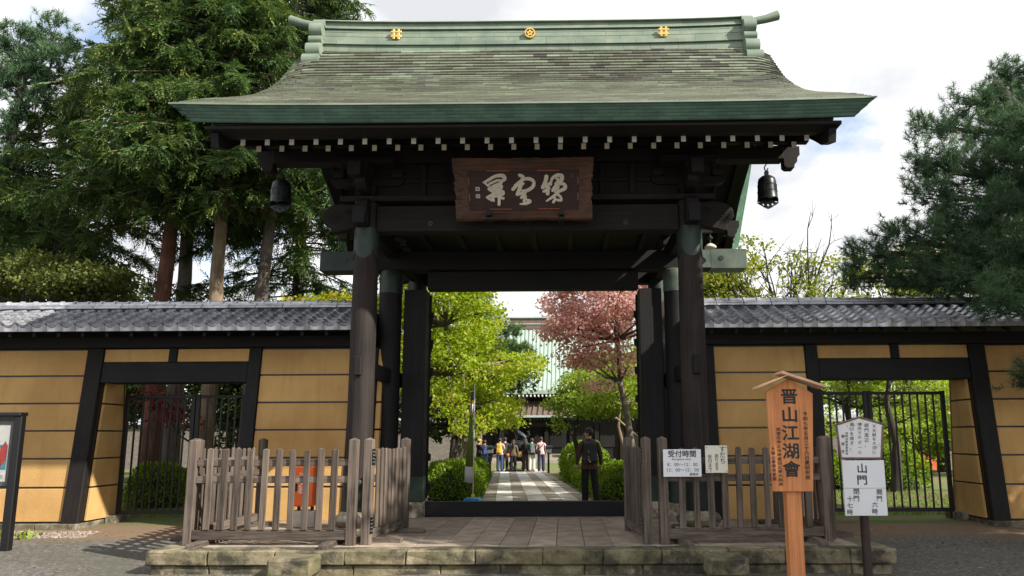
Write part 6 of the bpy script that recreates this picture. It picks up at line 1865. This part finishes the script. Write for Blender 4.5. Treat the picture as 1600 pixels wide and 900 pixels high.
MB().lathe([(.0, 0), (.15, 0), (.15, .03), (.0, .03)], 0, 0, 16).xf(Matrix.Translation((X, Y_ - .59, Z_ + .93)) @ Matrix.Rotation(math.pi / 2, 4, 'X')).build('gilt_crest', GOLD, bw)
MB().lathe([(.55, 1.315), (.50, 1.45), (.36, 1.58), (.2, 1.62)], 0, 0, 24).xf(Matrix.Translation((X, Y_, Z_))).build('lid', BRONZE, t, smooth=True)
m = MB(); zl = Z_ + 1.62
m.tube([(X + .28, Y_, zl + .12), (X + .12, Y_, zl + .24), (X - .10, Y_, zl + .36), (X - .22, Y_, zl + .50)], [.13, .16, .17, .12], 10)
m.ball((X - .27, Y_ - .05, zl + .58), (.17, .16, .16)); m.ball((X - .40, Y_ - .07, zl + .53), (.09, .09, .07))
for dy in (-.1, .1):
    m.tube([(X - .16, Y_ + dy, zl + .34), (X - .20, Y_ + dy, zl + .15), (X - .24, Y_ + dy, zl - .02)], [.07, .055, .06], 7)
    m.tube([(X + .26, Y_ + dy, zl + .14), (X + .14, Y_ + dy * 1.3, zl + .08), (X + .22, Y_ + dy * 1.3, zl - .03)], [.09, .07, .06], 7)
m.tube([(X + .36, Y_, zl + .16), (X + .48, Y_, zl + .30), (X + .42, Y_, zl + .46), (X + .52, Y_, zl + .52)], [.06, .07, .06, .02], 7)
m.build('lion', BRONZE, t, smooth=True)
for dx in (-.62, .62): MB().tube([(X + dx * .9, Y_, Z_ + 1.1), (X + dx * 1.3, Y_, Z_ + 1.2), (X + dx * 1.3, Y_, Z_ + 1.5)], .05, 7).build('handle', BRONZE, t)
# garden lamps on the hedges' far ends
for u, lab in ((766, 'low black garden lamp at the end of the hedge on the banner side'), (857, 'low black garden lamp beside the visitor in pink')):
    y = 22.6; x = at_y(u, 700, y).x; z = zc(y)
    t = thing('garden_lamp', lab, 'lamp', (x, y, z))
    MB().box(x - .05, x + .05, y - .05, y + .05, z, z + 1.0).build('post', IRON, t)
    MB().box(x - .14, x + .14, y - .14, y + .14, z + 1.001, z + 1.28).build('lantern', plain('lantern_glass', (0.10, 0.12, 0.12), .3), t, bevel=.01)
    MB().hexa([(x - .22, y - .22, z + 1.281), (x + .22, y - .22, z + 1.281), (x + .22, y + .22, z + 1.281), (x - .22, y + .22, z + 1.281), (x - .08, y - .08, z + 1.38), (x + .08, y - .08, z + 1.38), (x + .08, y + .08, z + 1.38), (x - .08, y + .08, z + 1.38)]).build('cap', IRON, t)
# stone lantern-like marker and bamboo prop
x, y = gx(697, 700, 14), 14.0
t = thing('stone_marker', 'small pale stone marker post under the maples', 'marker', (x, y, zc(y)))
MB().box(x - .11, x + .11, y - .11, y + .11, zc(y), zc(y) + .55).build('shaft', CONC, t, bevel=.02)
MB().box(x - .14, x + .14, y - .14, y + .14, zc(y) - .02, zc(y) + .08).build('foot', CONC, t, bevel=.02)
y = 11.8
a = at_y(962, 652, y); b = at_z(975, 720, zc(y))
t = thing('bamboo_prop', 'slanting bamboo prop bracing the slender maple', 'prop', (b.x, y, zc(y)))
MB().tube([(b.x + .3, y, zc(y)), (a.x, y, a.z)], .03, 8).build('pole', plain('bamboo', (0.24, 0.17, 0.10), .6, 0, .2), t, smooth=True)
MB().tube([(a.x - .05, y - .03, a.z - .04), (a.x + .06, y + .03, a.z - .04)], .04, 8).build('binding', BARK_DARK, t)

# ------------------------------------------------------------------ people
SK = plain('skin', (0.50, 0.30, 0.21), .55, 0, .06)
HAIRM = plain('dark_hair', (0.018, 0.013, 0.010), .5, 0, .3, 40)
def cloth(name, c, sc=14): return plain('cloth_' + name, c, .85, 0, .18, sc, .15)
BASEJ = {'pel': ((0, 0, .96), (.150, .110)), 'bel': ((0, 0, 1.09), (.145, .105)), 'che': ((0, 0, 1.29), (.170, .112)), 'upp': ((0, 0, 1.41), (.125, .085)), 'nek': ((0, .005, 1.49), (.055, .058)),
 'hdb': ((0, .018, 1.555), (.070, .078)), 'hdm': ((0, .02, 1.635), (.078, .098)), 'hdt': ((0, .012, 1.70), (.060, .075)),
 'hipL': ((-.09, 0, .90), (.102, .110)), 'kneL': ((-.105, .015, .50), (.088, .092)), 'ankL': ((-.11, -.02, .10), (.078, .082)), 'toeL': ((-.125, .13, .045), (.042, .035)),
 'hipR': ((.09, 0, .90), (.102, .110)), 'kneR': ((.105, .015, .50), (.088, .092)), 'ankR': ((.11, -.02, .10), (.078, .082)), 'toeR': ((.125, .13, .045), (.042, .035)),
 'shoL': ((-.19, 0, 1.395), (.068, .066)), 'elbL': ((-.245, -.03, 1.13), (.054, .054)), 'wriL': ((-.26, .05, .90), (.038, .038)), 'hanL': ((-.262, .075, .82), (.030, .042)),
 'shoR': ((.19, 0, 1.395), (.068, .066)), 'elbR': ((.245, -.03, 1.13), (.054, .054)), 'wriR': ((.26, .05, .90), (.038, .038)), 'hanR': ((.262, .075, .82), (.030, .042))}
EDG = [('pel', 'bel', 't'), ('bel', 'che', 't'), ('che', 'upp', 't'), ('upp', 'nek', 's'), ('nek', 'hdb', 's'), ('hdb', 'hdm', 's'), ('hdm', 'hdt', 's')]
for s_ in 'LR':
    EDG += [('pel', 'hip' + s_, 'b'), ('hip' + s_, 'kne' + s_, 'b'), ('kne' + s_, 'ank' + s_, 'b'), ('ank' + s_, 'toe' + s_, 'h'), ('upp', 'sho' + s_, 't'), ('sho' + s_, 'elb' + s_, 't'), ('elb' + s_, 'wri' + s_, 'f'), ('wri' + s_, 'han' + s_, 's')]
def person(label, loc, heading, height, top_c, bot_c, shoe_c, pose=None, sleeves=True, head=0.0, hair=HAIRM, hem=.90, long_hair=False, cap=None, group='visitors in the temple courtyard', bulk=1.0, fingers=False):
    J = {k: [Vector(v[0]), v[1]] for k, v in BASEJ.items()}
    if pose:
        for k, v in pose.items(): J[k][0] = Vector(v)
    names = list(J)
    me = bpy.data.meshes.new('body')
    me.from_pydata([tuple(J[k][0]) for k in names], [(names.index(a), names.index(b)) for a, b, _ in EDG], [])
    o = bpy.data.objects.new('body', me); COL.objects.link(o)
    sk = o.modifiers.new('skin', 'SKIN')
    for i, k in enumerate(names):
        r_ = J[k][1]; bk = bulk if k in ('pel', 'bel', 'che', 'shoL', 'shoR', 'elbL', 'elbR') else 1.0
        me.skin_vertices[0].data[i].radius = (r_[0] * bk, r_[1] * bk)
        me.skin_vertices[0].data[i].use_root = (k == 'pel')
    ss = o.modifiers.new('sub', 'SUBSURF'); ss.levels = 2; ss.render_levels = 2
    dg = bpy.context.evaluated_depsgraph_get()
    ev = bpy.data.meshes.new_from_object(o.evaluated_get(dg))
    V = [v.co.copy() for v in ev.vertices]; F = [tuple(p.vertices) for p in ev.polygons]
    bpy.data.objects.remove(o); bpy.data.meshes.remove(me); bpy.data.meshes.remove(ev)
    mats = [top_c, bot_c, shoe_c, SK]
    fm = []
    segs = [(J[a][0], J[b][0], l) for a, b, l in EDG]
    for p in F:
        c = sum((V[i] for i in p), Vector()) / len(p)
        best = None
        for a, b, l in segs:
            ab = b - a; t_ = max(0, min(1, (c - a).dot(ab) / ab.length_squared))
            d_ = (c - a - ab * t_).length
            if best is None or d_ < best[0]: best = (d_, l)
        l = best[1]
        if l in 'tb' : l = 't' if c.z > hem and l != 'x' else 'b'
        if l == 'b' and best[1] == 't' and abs(c.x) > .2: l = 't'
        if l == 'f': l = 't' if sleeves else 's'
        if l == 's' and c.z < 1.475 and c.z > 1.3 and abs(c.x) < .2: l = 't'
        fm.append({'t': 0, 'b': 1, 'h': 2, 's': 3}[l])
    # extra shape: nose, ears, fingers in the same mesh
    ex = MB()
    ex.ball((0, .115, 1.612), (.016, .022, .026), 8, 5)
    for s_ in (-1, 1): ex.ball((s_ * .082, .01, 1.615), (.014, .024, .034), 8, 5)
    if fingers:
        for s_ in 'LR':
            h = J['han' + s_][0]; w_ = J['wri' + s_][0]; d_ = (h - w_).normalized(); sd = Vector((0, 1, 0)) - d_ * d_.y; sd.normalize()
            inn = Vector((1 if s_ == 'L' else -1, 0, 0))
            for q in range(4):
                st = h + d_ * .018 + sd * (-.027 + .018 * q); ln_ = (.062, .075, .07, .055)[q]
                ex.tube([st, st + d_ * ln_ * .5 + inn * .006, st + d_ * ln_ * .85 + inn * .028], [.0095, .009, .007], 6)
            st = h - d_ * .02 + sd * .035
            ex.tube([st, st + d_ * .03 + sd * .02 + inn * .01, st + d_ * .055 + sd * .018 + inn * .025], [.011, .010, .008], 6)
    o0 = len(V); V += [Vector(p) for p in ex.v]; F += [tuple(i + o0 for i in q) for q in ex.f]; fm += [3] * len(ex.f)
    # turn the head
    hc = J['nek'][0]
    def turn(p):
        if p.z > 1.47:
            k = min(1, (p.z - 1.47) / .08); R_ = Matrix.Rotation(head * k, 3, 'Z'); return hc + R_ @ (p - hc)
        return p
    V = [turn(p) for p in V]
    sc = height / 1.78
    t = thing('person', label, 'person', loc, group)
    RZ = Matrix.Rotation(heading, 3, 'Z')
    mesh = bpy.data.meshes.new('body')
    mesh.from_pydata([tuple(RZ @ (p * sc)) for p in V], [], F)
    for q in mats: mesh.materials.append(q)
    mesh.polygons.foreach_set('material_index', fm); mesh.polygons.foreach_set('use_smooth', [True] * len(F))
    bo = bpy.data.objects.new('body', mesh); COL.objects.link(bo); bo.parent = t
    # hair
    h = MB(); h.ball((0, .004, 1.655), (.097, .112, .112), 18, 12)
    keep = [q for q in h.f if not (sum(h.v[i][1] for i in q) / len(q) > .035 and sum(h.v[i][2] for i in q) / len(q) < 1.695) and sum(h.v[i][2] for i in q) / len(q) > 1.575]
    h.f = keep
    if long_hair:
        h.tube([(0, -.075, 1.66), (0, -.11, 1.55), (0, -.125, 1.40), (0, -.13, 1.25)], [.085, .085, .07, .03], 9)
    h.v = [tuple(RZ @ (turn(Vector(p)) * sc)) for p in h.v]
    hm = bpy.data.meshes.new('hair'); hm.from_pydata(h.v, [], h.f); hm.materials.append(hair); hm.polygons.foreach_set('use_smooth', [True] * len(h.f))
    ho = bpy.data.objects.new('hair', hm); COL.objects.link(ho); ho.parent = t
    md = ho.modifiers.new('thick', 'SOLIDIFY'); md.thickness = .008
    if cap:
        c = MB(); c.ball((0, .008, 1.69), (.106, .120, .085), 16, 10)
        c.f = [q for q in c.f if sum(c.v[i][2] for i in q) / len(q) > 1.675]
        c.prism([(-.075, .09), (.075, .09), (.06, .19), (-.06, .19)], 'xy', 1.675, 1.685)
        c.v = [tuple(RZ @ (turn(Vector(p)) * sc)) for p in c.v]
        hm = bpy.data.meshes.new('cap'); hm.from_pydata(c.v, [], c.f); hm.materials.append(cap)
        co = bpy.data.objects.new('cap', hm); COL.objects.link(co); co.parent = t
    t['_m'] = 1; del t['_m']
    return t, RZ, sc
def pack(label, pr3, mt, strap, z=1.22, big=1.0, details=None):
    t0, RZ, sc = pr3
    loc = Vector(t0.location)
    t = thing('backpack', label, 'backpack', loc + RZ @ Vector((0, -.2, 1.0)) * sc)
    def put(m, nm, mt_, par=t, bev=0, sm=False):
        m.v = [tuple(loc + RZ @ (Vector(p) * sc)) for p in m.v]; return m.build(nm, mt_, par, bevel=bev, smooth=sm)
    b = big
    m = MB().hexa([(-.15 * b, -.30, z - .24 * b), (.15 * b, -.30, z - .24 * b), (.16 * b, -.125, z - .25 * b), (-.16 * b, -.125, z - .25 * b), (-.11 * b, -.25, z + .22 * b), (.11 * b, -.25, z + .22 * b), (.12 * b, -.12, z + .24 * b), (-.12 * b, -.12, z + .24 * b)])
    bd = put(m, 'bag', mt, bev=.045)
    bd.modifiers['bevel'].segments = 3
    pk = put(MB().hexa([(-.11 * b, -.345, z - .21 * b), (.11 * b, -.345, z - .21 * b), (.12 * b, -.29, z - .22 * b), (-.12 * b, -.29, z - .22 * b), (-.09 * b, -.315, z + .0), (.09 * b, -.315, z + .0), (.10 * b, -.27, z + .02), (-.10 * b, -.27, z + .02)]), 'pocket', mt, bev=.02)
    for s_ in (-1, 1):
        put(MB().tube([(s_ * .10, -.13, z + .18), (s_ * .125, -.05, 1.47), (s_ * .13, .06, 1.44), (s_ * .13, .125, 1.32), (s_ * .15, .06, 1.10), (s_ * .14, -.13, 1.05)], .022, 6), 'strap', strap)
    put(MB().tube([(-.04, -.16, z + .235 * b), (0, -.16, z + .285 * b), (.04, -.16, z + .235 * b)], .009, 5), 'handle', strap)
    if details:
        for (x_, z_, s_, mt_) in details: put(MB().ball((x_, -.352, z_), s_, 8, 6), 'charm', mt_)
    return t
BROWN = cloth('brown', (0.070, 0.036, 0.023)); BLKC = cloth('black', (0.0045, 0.0045, 0.0055)); NAVY = cloth('navy', (0.012, 0.02, 0.05)); BLUEJ = cloth('blue_denim', (0.03, 0.06, 0.13))
CRM = cloth('cream', (0.42, 0.36, 0.29)); OLV = cloth('olive', (0.12, 0.085, 0.055)); GRN = cloth('green', (0.01, 0.10, 0.06)); PNK = cloth('pink', (0.62, 0.42, 0.42)); WHT = cloth('pale', (0.55, 0.52, 0.46)); GRY = cloth('grey', (0.12, 0.12, 0.13)); YEL = cloth('yellow', (0.55, 0.33, 0.03)); DBR = cloth('darkbrown', (0.06, 0.04, 0.035)); DGY = cloth('darkgrey', (0.03, 0.032, 0.036))
mp0 = at_z(921, 783, zc(3.4) + .06)
mx_, my_ = at_y(921, 740, 3.6).x, 3.6
man = person('man in brown shirt and black trousers looking aside, seen from behind on the path', (mx_, my_, zc(my_) + .0), .18, 1.80, BROWN, BLKC, DGY,
  {'hipL': (-.09, 0, .90), 'kneR': (.12, -.03, .50), 'ankR': (.15, -.12, .10), 'toeR': (.19, .03, .045), 'elbL': (-.26, -.02, 1.13), 'wriL': (-.285, .04, .92), 'hanL': (-.29, .06, .84), 'elbR': (.26, -.03, 1.13), 'wriR': (.28, .03, .91), 'hanR': (.285, .05, .83)},
  True, 1.05, hem=.86, bulk=1.13, fingers=True, hair=plain('brown_hair', (0.022, 0.013, 0.009), .6, 0, .5, 60), group=None)
def ring_part(par, nm, prof, mt, pr3):
    t0, RZ, sc = pr3; seg = 28; m = MB(); vs = []; fs = []; k = len(prof)
    for i in range(seg):
        a = 2 * math.pi * i / seg
        for (rx, ry, z) in prof:
            w_ = 1 + .025 * math.sin(5 * a + z * 9)
            vs.append(tuple(RZ @ (Vector((rx * w_ * math.cos(a), ry * w_ * math.sin(a), z)) * sc)))
    for i in range(seg):
        j = (i + 1) % seg
        fs += [(i * k + q, j * k + q, j * k + q + 1, i * k + q + 1) for q in range(k - 1)]
    m.add(vs, fs); me = m.mesh(nm, mt, smooth=True)
    o_ = bpy.data.objects.new(nm, me); COL.objects.link(o_); o_.parent = par
    q = o_.modifiers.new('thick', 'SOLIDIFY'); q.thickness = .008
ring_part(man[0], 'shirt_hem', [(.205, .160, .81), (.200, .155, .88), (.190, .145, .97), (.182, .135, 1.06)], BROWN, man)
ring_part(man[0], 'collar', [(.085, .082, 1.445), (.072, .076, 1.49), (.078, .082, 1.505)], BROWN, man)
CHR = plain('charm_red', (0.6, 0.03, 0.02), .5)
pack('grey-black backpack with small charms worn by the man in brown', man, DGY, GRY, 1.20, 1.02, [(-.10, 1.10, .022, CHR), (-.085, 1.04, .018, plain('charm_yellow', (0.6, 0.5, 0.1), .5)), (-.06, .99, .018, WHT), (-.09, 1.22, .016, WHT)])
def gp(u, y): return (at_y(u, 720, y).x, y, zc(y) + (.055 if abs(at_y(u, 720, y).x - pc(y)) < 1.33 else 0))
HOLD = {'elbL': (-.22, .10, 1.16), 'wriL': (-.10, .28, 1.28), 'hanL': (-.06, .32, 1.33), 'elbR': (.22, .10, 1.16), 'wriR': (.10, .28, 1.28), 'hanR': (.06, .32, 1.33)}
p_ = person('visitor in cream top and blue jeans carrying a yellow backpack', gp(781, 24.0), -.2, 1.72, CRM, BLUEJ, BLKC, HOLD); pack('mustard yellow backpack worn by the visitor in blue jeans', p_, YEL, YEL, 1.2, .95)
person('visitor in dark clothes standing beside the yellow backpack', gp(789, 25.0), .3, 1.76, DGY, DGY, WHT, HOLD)
p_ = person('long-haired visitor in olive jacket and black trousers', gp(802, 24.0), -.05, 1.62, OLV, BLKC, BLKC, None, long_hair=True)
q_ = p_[0].location
t = thing('handbag', 'small red handbag hanging at the side of the long-haired visitor', 'bag', (q_.x - .28, q_.y - .05, q_.z + .75))
MB().ball((q_.x - .28, q_.y - .05, q_.z + .85), (.085, .05, .075), 12, 8).build('pouch', REDP, t, smooth=True); MB().tube([(q_.x - .36, q_.y - .05, q_.z + .93), (q_.x - .22, q_.y - .03, q_.z + 1.3), (q_.x - .17, q_.y - .05, q_.z + .93)], .012, 5).build('strap', BLKC, t)
person('dark-haired visitor in black top and brown trousers in front of the burner', gp(821, 24.3), -.1, 1.70, BLKC, DBR, BLKC, HOLD, long_hair=True)
p_ = person('visitor in green shirt and pale trousers', gp(831, 23.8), .15, 1.70, GRN, WHT, BLKC, HOLD, sleeves=False); pack('grey backpack worn by the visitor in the green shirt', p_, GRY, DGY, 1.2, .95)
p_ = person('visitor in pink shirt and navy trousers with a shoulder bag', gp(845.5, 23.8), .1, 1.76, PNK, NAVY, BLKC, {'elbL': (-.25, .05, 1.13), 'wriL': (-.2, .2, 1.05), 'hanL': (-.17, .26, 1.05)})
q_ = p_[0].location
t = thing('shoulder_bag', 'black shoulder bag worn across the pink shirt', 'bag', (q_.x - .12, q_.y - .16, q_.z + .8))
MB().box(q_.x - .26, q_.x - .02, q_.y - .25, q_.y - .15, q_.z + .88, q_.z + 1.08).build('pouch', BLKC, t, bevel=.03); MB().tube([(q_.x - .22, q_.y - .17, q_.z + 1.06), (q_.x + .02, q_.y - .135, q_.z + 1.25), (q_.x + .15, q_.y - .06, q_.z + 1.44)], .015, 5).build('strap', BLKC, t)
person('visitor in black jacket and yellow cap taking a photograph behind the hedge', gp(748, 23.0), -.9, 1.72, BLKC, BLKC, BLKC, {'elbL': (-.24, .12, 1.2), 'wriL': (-.10, .30, 1.42), 'hanL': (-.06, .33, 1.48), 'elbR': (.24, .12, 1.2), 'wriR': (.10, .30, 1.42), 'hanR': (.06, .33, 1.48)}, cap=YEL)
p_ = person('visitor in pale blue jeans behind the photographer in the yellow cap', gp(757, 24.5), .2, 1.68, GRY, cloth('light_denim', (0.12, 0.2, 0.32)), WHT); pack('blue backpack of the visitor behind the photographer', p_, cloth('blue', (0.03, 0.06, 0.2)), NAVY, 1.2, .95)
person('visitor in dark clothes half hidden by the maple trunk', gp(716, 26), 1.2, 1.66, DGY, BLKC, BLKC, HOLD, cap=cloth('tan', (0.4, 0.25, 0.12)))
